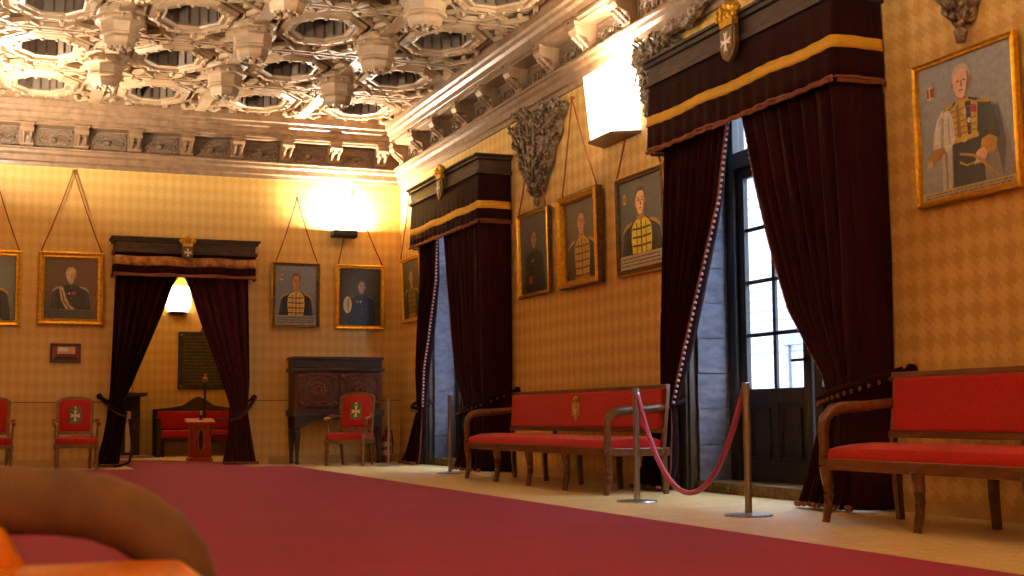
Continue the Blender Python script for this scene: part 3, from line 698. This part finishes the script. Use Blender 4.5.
        if chest:
            put(sym((.075, -.04), (.15, -.075), (.20, -.13), (.21, -.25), (.19, -.40), (.17, -.52), (.20, -.85)), chest)
            for k in range(5):
                z = -.16-.085*k
                for sg in (-1, 1): put(q((sg*.015, z), (sg*.19, z+.008), (sg*.19, z+.026), (sg*.015, z+.02)), '#4a3a14')
            put(q((-.012, -.05), (.012, -.05), (.012, -.6), (-.012, -.6)), '#5c4818')
            put(q((-.10, -.08), (-.085, -.08), (-.09, -.5), (-.105, -.5)), '#7c601c'); put(q((.10, -.08), (.085, -.08), (.09, -.5), (.105, -.5)), '#7c601c')
            put(q((-.2, -.50), (.2, -.49), (.2, -.545), (-.2, -.555)), '#b08828')
            for sg in (-1, 1): put([(hx+sg*.20*FS+a, zc-.60*FS+b) for a, b in ell(0, 0, .10*FS, .06*FS, 12)], chest); put([(hx+sg*.10*FS+a, zc-.60*FS+b) for a, b in ell(0, 0, .05*FS, .045*FS, 10)], skin)
        else:
            for k in range(5): put([(hx+.012+a, zc-(.1+.09*k)*FS+b) for a, b in ell(0, 0, .010, .012, 6)], '#a89048')
            for k in range(3): put([(hx-.13*FS+.05*k*FS+a, zc-.2*FS+b) for a, b in ell(0, 0, .016, .024, 6)], ['#b8a060', '#a04030', '#c8c0a8'][k])
        put(sym((.065, .01), (.08, -.045), (.0, -.07)), '#c8a040' if chest else '#5a4a28')
        for sg in (-1, 1): put(q((sg*.17, -.065), (sg*.30, -.085), (sg*.375, -.14), (sg*.385, -.175), (sg*.30, -.13), (sg*.19, -.09)), epaul)
        if sash:
            put(q((-.24, -.10), (-.16, -.08), (-.10, -.25), (-.02, -.40), (.13, -.50), (.10, -.58), (-.08, -.5), (-.20, -.32)), sash)
            put(q((-.20, -.14), (-.18, -.14), (-.12, -.33), (.0, -.47), (-.02, -.49), (-.15, -.35)), '#7c5c28')
        if white: put(ell(*white, 16), '#d8cca0'); put(ell(white[0]+.02, white[1], white[2]*.4, white[3]*.8, 12), '#a89c70')
        if red: put(ell(*red, 12), '#c03c24')
    # head: neck, face, shaded cheek, ears, hair, features
    def hd(*pts): return [(hx+x*FS, zc+z*FS) for x, z in pts]
    put(hd((-.055, -.02), (.055, -.02), (.055, .09), (-.055, .09)), '#a06c48')
    for sg in (-1, 1): put(hd(*[(sg*.105+a, .115+b) for a, b in ell(0, 0, .018, .032, 10)]), '#b07850')
    put(hd((0, -.01), (.035, -.005), (.07, .03), (.09, .08), (.10, .14), (.095, .20), (.06, .245), (0, .26), (-.06, .245), (-.095, .20), (-.10, .14), (-.09, .08), (-.07, .03), (-.035, -.005)), skin)
    put(hd((.035, -.005), (.07, .03), (.09, .08), (.10, .14), (.095, .20), (.07, .235), (.075, .15), (.06, .08)), '#9c7050')
    put(hd((-.105, .13), (-.112, .19), (-.08, .25), (-.03, .275), (.03, .275), (.08, .25), (.112, .19), (.105, .13), (.09, .19), (.05, .225), (-.04, .23), (-.085, .19)), hair)
    for sg in (-1, 1):
        put(hd(*[(sg*.038+a, .135+b) for a, b in ell(0, 0, .018, .008, 8)]), '#2e2018'); put(hd((sg*.015, .152), (sg*.06, .155), (sg*.058, .165), (sg*.017, .162)), hair)
    put(hd((-.006, .14), (.008, .14), (.02, .085), (-.012, .085)), '#a87450'); put(hd((-.03, .05), (.03, .05), (.02, .060), (-.02, .060)), '#8c4434')
    if beard: put(hd((-.06, .06), (-.03, .072), (.03, .072), (.06, .06), (.05, -.0), (0, -.04), (-.05, 0)), hair)
    if crestc:
        put(ell(.14, .80, .05, .055, 10), '#d8d0b8'); put([(.10, .77), (.18, .77), (.18, .835), (.10, .835)], crestc); put([(.125, .77), (.14, .77), (.14, .835), (.125, .835)], '#e8c850')
        put([(.11, .845), (.17, .845), (.18, .87), (.14, .86), (.10, .87)], '#d0a838')
    if caption:
        hcap = .055 if full else .155
        put([(0, 0), (1, 0), (1, hcap), (0, hcap)], caption)
        rows = 2 if full else 3; rnd = random.Random(len(label))
        for r_ in range(rows):
            x = .04; z = hcap*(.2+.75*r_/rows)
            while x < .93:
                L = rnd.uniform(.02, .06); put([(x, z), (min(.96, x+L), z), (min(.96, x+L), z+hcap*.09), (x, z+hcap*.09)], '#3a352c'); x += L+.014
    b2(c, 'canvas', mats)
    b2(MB().bx(-w/2+.01, w/2-.01, -.012, .004, -h+.01, -.01), 'backing', M_giltdark)
    if cord:      # cord: (dx, dz) of the nail relative to top centre
        k = MB()
        for sg in (-1, 1):
            p0 = Vector((sg*(w/2-cordx), .03, 0)); p1 = Vector((cord[0], .02, cord[1])); mid = (p0+p1)/2+Vector((sg*-.012, 0, -.05))
            k.tube(bez(p0, mid, p1, 10), .0105, 6)
        k.lathe([(.02, -.01), (.02, .03)], (cord[0], 0, cord[1]), 8, ax='y')
        k.build('cord', M_cord, t, smooth=True)
    return t
# back wall, left to right (loc = top centre)
portrait('gilt framed portrait cut by the left edge of the picture', (0.0, YB-.06, 3.225), BW, .94, 1.13, .04, .09, bgc='#7c8478', coat='#4a4438', chest='#b8a050', skin='#d8b080', cord=(-.02, 1.25))
portrait('gilt framed portrait of a bald bearded officer left of the doorway', (1.17, YB-.06, 3.235), BW, .95, 1.11, .03, .10, bgc='#70563a', coat='#3a3428', sash='#c8b080', skin='#e0c090', hair='#c8b898', beard=True, fs=.92, caption='#5c5a48', cord=(.0, 1.24), epaul='#b8a878', red=(.56, .42, .04, .03))
portrait('slim gilt portrait of an officer in gold tunic with grey caption right of the doorway', (4.60, YB-.06, 3.19), BW, .76, 1.04, .03, .05, M_giltdark, bgc='#868c98', coat='#20242c', chest='#ecc868', caption='#a8a49c', crestc='#a85040', cord=(.0, 1.05), skin='#c89058', hair='#7c5a38', side=M_giltframe)
portrait('gilt portrait of an officer in black beside a plumed hat, in the back corner', (5.65, YB-.06, 3.19), BW, .82, 1.05, .03, .065, bgc='#4a4638', coat='#20201c', white=(.2, .36, .10, .15), cord=(.14, 1.22), skin='#c09870', hair='#685c48', epaul='#6c6034', headx=.54, fs=.8)
# right wall, near to far
portrait('large gilt portrait of an officer with white cape and sword at the right edge', (XR-.035, 7.39, 3.25), RW, 1.05, 1.05, .012, .042, bgc='#a0a6ae', coat='#262a34', chest='#d8ac30', caption='#c8b890', crestc='#a83020', full=True, cord=None, skin='#f0c4a4', hair='#d0c0a8', headx=.50)
portrait('portrait of a man in bright yellow tunic with white caption, partly behind the curtain', (XR-.04, 12.36, 3.24), RW, 1.10, 1.04, .02, .055, M_giltdark, fs=1.12, bgc='#646860', coat='#22242a', chest='#fff050', caption='#c8c4b4', crestc='#c03020', cord=(.0, 1.1), skin='#ffd898', hair='#5a4430', side=M_giltframe)
portrait('middle deep framed portrait in gold tunic between the two other officers', (XR-.05, 13.83, 3.25), RW, 1.06, 1.05, .02, .075, M_giltframe, fs=1.1, bgc='#625848', coat='#22242a', chest='#d0a84c', cord=(.2, 1.16), skin='#d8a474', hair='#5a4430', side=M_giltdark, depth=.1, crestc=None)
portrait('portrait of an officer in black with red gloves nearest the far window', (XR-.04, 15.28, 3.25), RW, .98, 1.04, .02, .04, M_giltframe, bgc='#5c5648', coat='#1c1e24', cord=(.0, 1.0), skin='#b88c64', hair='#6c5c48', fs=.85, epaul='#3a3830', red=(.36, .16, .07, .06), side=M_giltdark)
portrait('small gilt portrait on the right wall in the corner behind the far curtain', (XR-.05, 20.42, 3.27), RW, 1.05, 1.04, .04, .06, bgc='#4a4636', coat='#24221c', chest='#8c7430', cord=(.0, 1.1))
# small photograph
t = thing('framed_photograph', 'small wooden framed photo of a red room under the left portrait', 'photograph', (1.12, YB-.005, 1.855), BW)
f = MB()
for a in (-.22, .185): f.bx(a, a+.035, 0, .035, -.29, 0)
for z in (-.29, -.035): f.bx(-.185, .185, 0, .035, z, z+.035)
f.build('frame', M_walnut, t, bevel=.004)
c = MB(); mats = [P('#7c2c18'), P('#d8b088'), P('#b04030'), P('#e8dcd0'), P('#3c1c10')]
c.bx(-.185, .185, .004, .012, -.255, -.035)
for k, (a, b_, z0, z1) in enumerate([(-.14, .12, -.16, -.05), (.13, .18, -.24, -.05), (-.04, .1, -.12, -.06), (-.16, .16, -.25, -.2)]): c.mat([1, 2, 3, 4][k]).bx(a, b_, .012, .014+.001*k, z0, z1)
c.build('print', mats, t)
t = thing('framed_photograph', 'dark framed picture sliver at the left edge beneath the cut portrait', 'photograph', (-.16, YB-.005, 1.84), BW)
MB().bx(-.25, -.22, 0, .03, -.52, 0).bx(.22, .25, 0, .03, -.52, 0).bx(-.22, .22, 0, .03, -.03, 0).bx(-.22, .22, 0, .03, -.52, -.49).build('frame', M_walnut, t); MB().bx(-.22, .22, .003, .012, -.49, -.03).build('print', P('#8c7448'), t)

# ------------------------------------------------------------------ lamps
def tray_lamp(label, loc, rz, w=.40, h=.11, d=.2):
    t = thing('wall_lamp', label, 'lamp', loc, rz)
    b = MB(); b.bx(-w/2, w/2, 0, d, 0, .012).bx(-w/2, w/2, d-.012, d, 0, h).bx(-w/2, -w/2+.012, 0, d, 0, h).bx(w/2-.012, w/2, 0, d, 0, h).bx(-w/2, w/2, 0, .012, 0, h)
    b.build('tray', M_iron, t)
    MB().tube([(-w*.35, d*.5, h*.55), (w*.35, d*.5, h*.55)], .012, 8).build('lamp_tube', M_glow, t)
    return t
tray_lamp('small dark metal up-lighter glowing on the back wall near the corner', (5.37, YB-.002, 3.63), BW)
def box_lamp(label, loc, rz, w=.95, h=.72, d=.26):
    t = thing('wall_lamp', label, 'lamp', loc, rz)
    b = MB(); pts0 = [(-w/2, 0), (w/2, 0), (w/2*.62, d), (-w/2*.62, d)]; vs = []
    for (x, y) in pts0: vs.append((x*.86, y*.8, 0))
    for (x, y) in pts0: vs.append((x, y, h))
    b.add(vs, [(0, 1, 5, 4), (1, 2, 6, 5), (2, 3, 7, 6), (3, 0, 4, 7)]); b.build('shade', M_glow, t, solid=.012)
    b = MB(); b.prism([(x*.9, y*.9) for x, y in pts0], -.03, 0.0, 'z'); b.build('base_plate', M_oakleg, t)
    return t
box_lamp('large bright glowing box lamp on the right wall beside the nearer valance', (XR-.002, 12.87, 3.71), RW, 1.02, .72, .3)
for y, l in ((18.6, 'up-lighter on the left wall near the back'), (12.7, 'up-lighter on the middle of the left wall'), (6.2, 'up-lighter on the left wall'), (.5, 'up-lighter on the left wall beside the viewer')):
    tray_lamp('out of view '+l, (XL+.002, y, 3.84), LW, .8, .12, .34)
tray_lamp('out of view up-lighter on the right wall near the viewer', (XR-.002, 4.2, 3.9), RW, .8, .12, .34)

# ------------------------------------------------------------------ benches
def bench(label, loc, rz, L=4.75, group=None):
    t = thing('upholstered_bench', label, 'bench', loc, rz, group); h = L/2
    def leg(x, rear):
        b = MB()
        if rear: b.tube([(x, .39, 0), (x, .405, .2), (x, .41, .40)], [.030, .034, .036], 4, 1)
        else: b.tube([(x, .995, 0), (x, .985, .05), (x, .972, .11), (x, .965, .18), (x, .968, .25), (x, .978, .31), (x, .985, .37)], [.026, .027, .030, .034, .038, .042, .044], 8, 1)
        b.build('leg', M_oakleg, t, smooth=2)
    for k in range(5):
        x = -h+.04+(L-.08)*k/4; leg(x, False); leg(x, True)
    MB().bx(-h, h, .94, 1.0, .35, .425).bx(-h, h, .36, .42, .35, .425).bx(-h, -h+.06, .42, .94, .35, .425).bx(h-.06, h, .42, .94, .35, .425).build('seat_frame', M_oakleg, t, bevel=.008)
    c = MB(); N = 24; vs = []
    prof = [(.40, .42), (.41, .50), (.50, .525), (.7, .53), (.88, .52), (.965, .495), (.985, .46), (.98, .42)]
    for i in range(N+1):
        x = -h+.03+(L-.06)*i/N; k = .82 if i in (0, N) else 1
        for y, z in prof: vs.append((x, .57+(y-.57)*(.99 if k < 1 else 1), .42+(z-.42)*k))
    n = len(prof); c.add(vs, [(i*n+j, i*n+j+1, (i+1)*n+j+1, (i+1)*n+j) for i in range(N) for j in range(n-1)]+[tuple(range(n)), tuple(N*n+j for j in range(n-1, -1, -1))])
    c.build('seat_cushion', M_red, t, smooth=2)
    # back: slightly raked
    def rk(z): return .42-.06*(z-.45)/.6
    fr = MB()
    for z0, z1 in ((.555, .60), (.965, 1.005)):
        fr.add([(x, rk(z)+dy, z) for x in (-h, h) for z in (z0, z1) for dy in (-.02, .035)], [(0, 1, 3, 2), (4, 6, 7, 5), (0, 2, 6, 4), (1, 5, 7, 3), (0, 4, 5, 1), (2, 3, 7, 6)])
    for x in (-h+.02, -h/3, h/3, h-.02): fr.bar((x, rk(.42)+.0, .42), (x, rk(.97), .97), .045, .04, (0, 1, 0))
    fr.build('back_frame', M_oakleg, t, bevel=.006)
    for a, c_ in ((-h+.045, h-.045),):
        p = MB(); p.add([(x, rk(z)+dy, z) for x in (a, c_) for z in (.60, .965) for dy in (-.01, .05)], [(0, 1, 3, 2), (4, 6, 7, 5), (0, 2, 6, 4), (1, 5, 7, 3), (0, 4, 5, 1), (2, 3, 7, 6)])
        p.build('back_pad', M_red, t, bevel=.02)
    for sg in (-1, 1):
        x = sg*(h-.03)
        pts = [(x, .36, .80), (x, .5, .785), (x, .66, .77), (x, .82, .765), (x, .92, .745), (x, .975, .69), (x, .99, .60), (x, .985, .50), (x, .985, .38)]
        MB().tube(pts, [.034, .036, .038, .042, .044, .043, .040, .037, .04], 8, .8, (1, 0, 0)).build('arm_rest', M_oakleg, t, smooth=True)
    em = MB(); y = rk(.8)+.055
    em.prism([(-.055, .86), (.055, .86), (.06, .74), (.04, .69), (0, .66), (-.04, .69), (-.06, .74)], y, y+.012)
    em.bx(-.09, -.07, y, y+.01, .72, .86); em.bx(.07, .09, y, y+.01, .72, .86); em.ball((0, y, .895), .035, 8, 5)
    em.mat(1).prism([(p[0], .775+p[1]) for p in cross_pts(.045)], y+.012, y+.018)
    em.build('emblem', [P('#d8b44c'), P('#f0e8c8')], t)
    return t
bench('red upholstered wooden bench between the two balcony windows', (XR-.1, 12.96, 0), RW, 3.86)
bench('red upholstered wooden bench at the right edge under the large portrait', (XR-.1, 5.78, 0), RW, 3.86)

# ------------------------------------------------------------------ armchairs
def armchair(label, loc, rz, group=None):
    t = thing('upholstered_armchair', label, 'armchair', loc, rz, group)
    for sx in (-1, 1):
        MB().lathe([(.022, 0), (.03, .02), (.022, .05), (.032, .09), (.024, .13), (.034, .2), (.024, .25), (.036, .3), (.036, .36)], (sx*.27, .25, 0), 10).build('leg', M_chairwood, t, smooth=2)
        MB().tube([(sx*.22, -.30, 0), (sx*.225, -.25, .2), (sx*.23, -.22, .40)], [.022, .026, .028], 4).build('leg', M_chairwood, t)
        MB().tube([(sx*.25, -.24, .70), (sx*.285, -.1, .695), (sx*.305, .08, .68), (sx*.30, .20, .665), (sx*.30, .245, .645)], [.022, .024, .028, .03, .026], 8, .8).tube([(sx*.295, .2, .655), (sx*.285, .15, .55), (sx*.275, .22, .42), (sx*.27, .24, .36)], [.026, .02, .02, .03], 8).build('arm_rest', M_chairwood, t, smooth=True)
        MB().tube([(sx*.29, -.08, .715), (sx*.303, .1, .705)], .024, 8, .7).build('arm_pad', M_redwarm, t, smooth=True)
    MB().bx(-.295, .295, .23, .28, .31, .37).bx(-.245, .245, -.26, -.21, .31, .37).bar((-.27, -.22, .34), (-.28, .24, .34), .04, .06).bar((.27, -.22, .34), (.28, .24, .34), .04, .06).build('seat_frame', M_chairwood, t, bevel=.006)
    c = MB().bx(-.28, .28, -.235, .285, .36, .465); c.build('seat_cushion', M_redwarm, t, bevel=.03, smooth=2)
    rk = lambda z: -.235-.14*(z-.5)
    pts = [(-.25, .50), (.25, .50), (.265, .98), (.20, 1.025), (.1, 1.045), (-.1, 1.045), (-.20, 1.025), (-.265, .98)]
    inn = [(-.21, .545), (.21, .545), (.222, .96), (.17, .99), (.09, 1.005), (-.09, 1.005), (-.17, .99), (-.222, .96)]
    f = MB(); n = 8; vs = [(x, rk(z)+dy, z) for dy in (-.02, .03) for x, z in pts]+[(x, rk(z)+dy, z) for dy in (-.02, .03) for x, z in inn]
    fs = []
    for i in range(n):
        j = (i+1) % n; fs += [(i, j, n+j, n+i), (2*n+i, 3*n+i, 3*n+j, 2*n+j), (n+i, n+j, 3*n+j, 3*n+i), (i, 2*n+i, 2*n+j, j)]
    f.add(vs, fs)
    for sx in (-1, 1): f.bar((sx*.235, rk(.36), .36), (sx*.24, rk(.52), .52), .04, .04, (0, 1, 0))
    f.build('back_frame', M_chairwood, t)
    vs = [(x, rk(z)-.012, z) for x, z in inn]+[(x, rk(z)+.035, z) for x, z in inn]+[(x*.85, rk(z)+.05, .775+(z-.775)*.85) for x, z in inn]
    f = MB().add(vs, [tuple(range(n-1, -1, -1)), tuple(range(2*n, 3*n))]+[(i, (i+1) % n, n+(i+1) % n, n+i) for i in range(n)]+[(n+i, n+(i+1) % n, 2*n+(i+1) % n, 2*n+i) for i in range(n)])
    f.build('back_pad', M_redwarm, t, smooth=2)
    e = MB(); y = rk(.78)+.053
    e.add([(x, rk(z)+.052, z) for x, z in ((-.085, .66), (.085, .66), (.085, .9), (-.085, .9))], [(0, 1, 2, 3)])
    e.mat(1).add([(p[0], rk(.78+p[1])+.056, .77+p[1]*1.3) for p in cross_pts(.07)], [tuple(range(16))])
    e.mat(1); e.ball((0, y, .885), .016, 6, 4)
    e.build('emblem', [P('#5a6a3c'), P('#f0dc90')], t, solid=.004)
    return t
armchair('red upholstered armchair cut by the left edge of the picture', (.10, 20.3, 0), PI)
armchair('red upholstered armchair standing left of the doorway under the small photo', (1.24, 20.3, 0), PI)
armchair('red upholstered armchair in front of the dark carved cabinet, turned left', (5.17, 19.85, 0), PI-.6).scale = (1.05, 1.05, 1.05)
armchair('red armchair in the next room half hidden by the right doorway curtain', (3.9, 22.95, 0), PI/2+.6)

# ------------------------------------------------------------------ cabinet
t = thing('writing_cabinet', 'dark carved two door cabinet on a stand in the back corner', 'cabinet', (5.18, YB-.32, 0), PI)
w = .70
MB().bx(-w, w, -.22, .22, .84, 1.44).build('body', M_cab, t, bevel=.006)
MB().bx(-w-.04, w+.04, -.24, .27, 1.44, 1.49).bx(-w-.01, w+.01, -.22, .24, 1.49, 1.62).bx(-w-.03, w+.03, -.24, .26, 1.62, 1.67).build('cornice', M_blackwood, t, bevel=.01)
for sg in (-1, 1):
    x0, x1 = sorted((sg*.02, sg*(w-.05)))
    d = MB().bx(x0, x1, .22, .245, .88, 1.41).build('door', M_cab, t, bevel=.006)
    cx = (x0+x1)/2; r = MB()
    for a, rr in ((.2, .012), (.12, .014), (.05, .02)):
        r.tube([(cx+a*math.cos(k*PI/12), .25, 1.145+a*math.sin(k*PI/12)) for k in range(25)], rr, 6)
    for k in range(12): r.tube([(cx+.05*math.cos(k*PI/6), .25, 1.145+.05*math.sin(k*PI/6)), (cx+.12*math.cos(k*PI/6+.2), .256, 1.145+.12*math.sin(k*PI/6+.2))], [.012, .02], 5)
    for ax_ in (-1, 1):
        for az in (-1, 1): r.ball((cx+ax_*.27, .248, 1.145+az*.2), .04, 8, 4); r.tube([(cx+ax_*.27, .25, 1.145+az*.2), (cx+ax_*.2, .25, 1.145+az*.23), (cx+ax_*.12, .25, 1.145+az*.2)], .012, 5)
    r.bx(x0+.03, x1-.03, .245, .256, .90, .915).bx(x0+.03, x1-.03, .245, .256, 1.375, 1.39).bx(x0+.03, x0+.045, .245, .256, .9, 1.39).bx(x1-.045, x1-.03, .245, .256, .9, 1.39)
    r.build('carving', M_inlay, d, smooth=True)
MB().bx(-w-.03, w+.03, -.26, .30, .74, .84).prism([(-w, .75), (w, .75), (w, .55), (w-.12, .57), (w-.3, .66), (.2, .69), (-.2, .69), (-w+.3, .66), (-w+.12, .57), (-w, .55)], .25, .28).build('table', M_blackwood, t, bevel=.006)
for sx in (-1, 1):
    for y in (.23, -.2): MB().lathe([(.035, 0), (.045, .03), (.03, .06), (.05, .3), (.065, .5), (.05, .53), (.07, .58), (.07, .74)], (sx*(w-.05), y, 0), 4, ph=PI/4).build('leg', M_blackwood, t, bevel=.006)
# fire extinguisher behind the stanchion in the corner
t = thing('fire_extinguisher', 'red fire extinguisher with pale label standing in the back corner', 'extinguisher', (5.98, 20.72, 0))
MB().lathe([(.07, 0), (.078, .02), (.078, .38), (.06, .43), (.025, .46), (.02, .5)], (0, 0, 0), 16).build('cylinder', P('#a82818'), t, smooth=2)
MB().lathe([(.0795, .12), (.0795, .20)], (0, 0, 0), 16).lathe([(.0795, .25), (.0795, .33)], (0, 0, 0), 16).build('label_band', P('#c8a898'), t)
MB().bx(-.02, .02, -.09, .03, .5, .52).bx(-.015, .015, -.1, .02, .54, .555).tube([(0, .0, .5), (.08, -.02, .5), (.1, -.03, .3), (.09, -.03, .15)], .012, 6).build('valve', M_iron, t)

# ------------------------------------------------------------------ barrier posts and rope
def post(label, x, y, h, mat, r=.022):
    t = thing('barrier_post', label, 'barrier post', (x, y, 0))
    MB().lathe([(.17, 0), (.172, .006), (.165, .014), (.06, .02), (.03, .024)], (0, 0, 0), 32).build('base', M_steel, t, smooth=2)
    MB().lathe([(r, .02), (r, h-.03), (r+.004, h-.028), (r+.004, h-.004), (r*.8, h)], (0, 0, 0), 16).build('pole', mat, t, smooth=2)
    MB().lathe([(r+.012, h-.05), (r+.012, h-.04)], (0, 0, 0), 16).tube([(0, .02, h-.045), (0, .055, h-.04)], .008, 6).build('collar', M_steel, t)
post('brassy metal barrier post nearest the viewer, in front of the glazed balcony door', 5.10, 8.39, .95, M_postbrass, .026)
post('steel barrier post at the near end of the middle bench', 5.10, 10.15, .95, M_steel, .026)
post('brass barrier post at the far end of the middle bench', 5.54, 16.29, .99, M_postbrass, .024)
post('thin steel barrier post in the back corner beside the armchair', 5.59, 19.25, .99, M_steel, .016)
pts = []
for k in range(33):
    u = k/32*2-1; z = .12+.76*(math.cosh(1.5*u)-1)/(math.cosh(1.5)-1); pts.append((5.10, 9.27+.84*u*(1-.03*(1-u*u)), z))
r = thing('barrier_rope', 'crimson velvet rope hanging between the two nearest barrier posts', 'rope', (0, 0, 0))
MB().tube(pts, .021, 10).build('rope', M_rope, r, smooth=True)
for p, q in ((pts[0], -.04), (pts[-1], .04)): MB().tube([(p[0], p[1], p[2]-.03), (p[0], p[1]+q*.3, p[2]+.02), (p[0], p[1]+q, p[2]+.035)], [.026, .024, .008], 8).build('hook', M_steel, r, smooth=True)

# ------------------------------------------------------------------ next room
t = thing('upholstered_sofa', 'long red sofa with carved dark back rail in the next room', 'sofa', (3.86, Y2-.45, 0), PI)
MB().bx(-.8, .8, -.18, .42, .3, .36).bx(-.85, -.78, -.3, .42, 0, .72).bx(.78, .85, -.3, .42, 0, .72).build('frame', M_blackwood, t, bevel=.01)
MB().prism([(-.85, .9), (-.6, .92), (-.3, .97), (-.1, 1.1), (0, 1.14), (.1, 1.1), (.3, .97), (.6, .92), (.85, .9), (.85, .84), (-.85, .84)], -.33, -.24).bx(-.85, .85, -.33, -.26, .45, .86).build('back_rail', M_blackwood, t, bevel=.01)
MB().bx(-.78, .78, -.27, -.19, .52, .86).build('back_pad', M_redwarm, t, bevel=.02)
MB().bx(-.78, .78, -.2, .44, .36, .5).build('seat_cushion', M_redwarm, t, bevel=.03)
for sx in (-1, 1): MB().lathe([(.025, 0), (.04, .1), (.03, .2), (.04, .3)], (sx*.74, .36, 0), 8).build('leg', M_blackwood, t, smooth=True)
t = thing('lectern', 'red mahogany lectern with oval gilt panel seen through the doorway', 'lectern', (3.38, 22.95, 0), PI)
MB().bx(-.20, .20, -.16, .16, .0, .06).bx(-.17, .17, -.13, .13, .06, .66).build('body', M_lectern, t, bevel=.008)
MB().add([(x, y, z) for x in (-.23, .23) for (y, z) in ((-.18, .72), (.2, .66), (.2, .64), (-.18, .66))], [(0, 1, 2, 3), (7, 6, 5, 4), (0, 4, 5, 1), (1, 5, 6, 2), (2, 6, 7, 3), (3, 7, 4, 0)]).build('desk_top', M_honey, t)
MB().prism(ell(0, .36, .055, .2), .13, .145).build('panel', M_brass, t, bevel=.004)
MB().prism(ell(0, .36, .032, .165), .145, .15).build('panel_inlay', M_blackwood, t)
t = thing('candlestick', 'small pale candle stub on dark holder standing on the lectern', 'candlestick', (3.40, 22.95, .695))
MB().lathe([(.05, 0), (.02, .02), (.015, .05), (.035, .07), (.02, .08)], (0, 0, 0), 10).build('holder', M_iron, t, smooth=True); MB().lathe([(.018, .08), (.018, .14), (.004, .15)], (0, 0, 0), 10).build('candle', M_white, t)
t = thing('finial_pole', 'tall dark pole with brass finial behind the lectern', 'pole', (3.86, 25.6, 0))  # plain dark pole with a finial, gives no light
MB().lathe([(.14, 0), (.12, .03), (.02, .06), (.02, 1.36), (.03, 1.38)], (0, 0, 0), 12).build('pole', M_iron, t, smooth=2); MB().ball((0, 0, 1.44), .06, 10, 6).ball((0, 0, 1.53), .03, 8, 5).build('finial', M_brass, t, smooth=True)
t = thing('wall_plaque', 'dark bronze memorial plaque with rows of lettering in the next room', 'plaque', (4.0, Y2-.002, 1.28), PI)
MB().bx(-.52, .52, 0, .03, 0, 1.12).build('plate', M_plaque, t, bevel=.006)
rnd = random.Random(4)
for k in range(15):
    x = -.42; l = MB()
    while x < .38:
        L = rnd.uniform(.02, .07); l.bx(-x-L, -x, .03, .034, .1+k*.065, .112+k*.065); x += L+.018
    l.build('lettering', P('#7c7048'), t)
m = MB()
for sx in (-1, 1):
    for z in (.06, 1.06): m.ball((sx*.46, .03, z), .02, 8, 5)
m.build('stud', M_brass, t); MB().prism([(-.1, 1.12), (.1, 1.12), (.08, 1.2), (0, 1.25), (-.08, 1.2)], 0, .03).build('crest', M_giltdark, t)
t = thing('wall_lamp', 'glowing white half-round wall lamp in the next room', 'lamp', (3.46, Y2-.002, 2.78), PI)
MB().lathe([(.19, 0), (.25, .12), (.24, .42), (.20, .5)], (0, .02, 0), 20, 1, .75).build('shade', M_glow, t, smooth=True); MB().lathe([(.1, -.06), (.19, 0)], (0, .02, 0), 20, 1, .75).build('base', M_iron, t, smooth=True)
t = thing('fireplace', 'black and cream fireplace at the left side of the next room', 'fireplace', (2.42, 26.0, 0), PI)
MB().bx(-.02, .3, -.5, .3, 0, 1.14).bx(-.3, -.02, -.5, .1, 0, 1.14).bx(-.4, .34, -.55, .34, 1.14, 1.2).build('surround', M_blackwood, t, bevel=.01)
MB().bx(-.12, .02, .1, .2, .1, .86).build('cream_panel', M_white, t)
MB().bx(-.5, .4, .2, .6, .0, .05).build('hearth', P('#8c94a0'), t)
t = thing('mantel_picture', 'small cream picture frame standing on the fireplace mantel', 'picture', (2.42, 25.9, 1.2), PI)
MB().bx(-.16, .1, 0, .03, 0, .34).build('frame', M_brass, t, bevel=.004); MB().bx(-.13, .07, .03, .034, .03, .31).build('print', M_white, t)

# ------------------------------------------------------------------ foreground chair arm (out of focus)
t = thing('wooden_armchair', 'blurred brown wooden armchair in the foreground at lower left', 'armchair', (.055, 1.7, .008))
ARM = [(-.30, 0, .630), (-.20, 0, .6265), (-.10, 0, .621), (-.02, 0, .617), (.035, 0, .614), (.08, 0, .606), (.118, 0, .590), (.148, 0, .568), (.170, 0, .540), (.182, 0, .505), (.185, 0, .46), (.182, 0, .40), (.18, 0, .2), (.19, 0, 0)]
MB().tube(ARM, [.040]*11+[.036, .03, .028], 12, 1.0, (0, 1, 0)).build('arm_rest', M_umber, t, smooth=True)
MB().tube([(a[0], .62, a[2]) for a in ARM], [.040]*11+[.036, .03, .028], 12, 1.0, (0, 1, 0))
MB().prism([(-.38, -.02), (.16, -.02), (.20, .03), (.20, .58), (.16, .64), (-.38, .60)], .46, .50, 'z')
MB().prism([(-.36, -.66), (.14, -.66), (.17, -.62), (.175, -.03), (-.36, -.03)], .505, .545, 'z').build('seat', M_honey, t, bevel=.012)
MB().tube([(-.14, -.02, .60), (-.05, -.02, .57), (-.022, -.03, .52)], .03, 8).build('arm_support', M_honey, t, smooth=True)
MB().bx(-.42, -.36, -.66, .04, 0, 1.02).build('back_frame', M_umber, t, bevel=.01)
for x, y in ((-.33, -.6), (.13, -.6), (-.33, -.08)): MB().lathe([(.022, 0), (.03, .5)], (x, y, 0), 10).build('leg', M_umber, t, smooth=True)
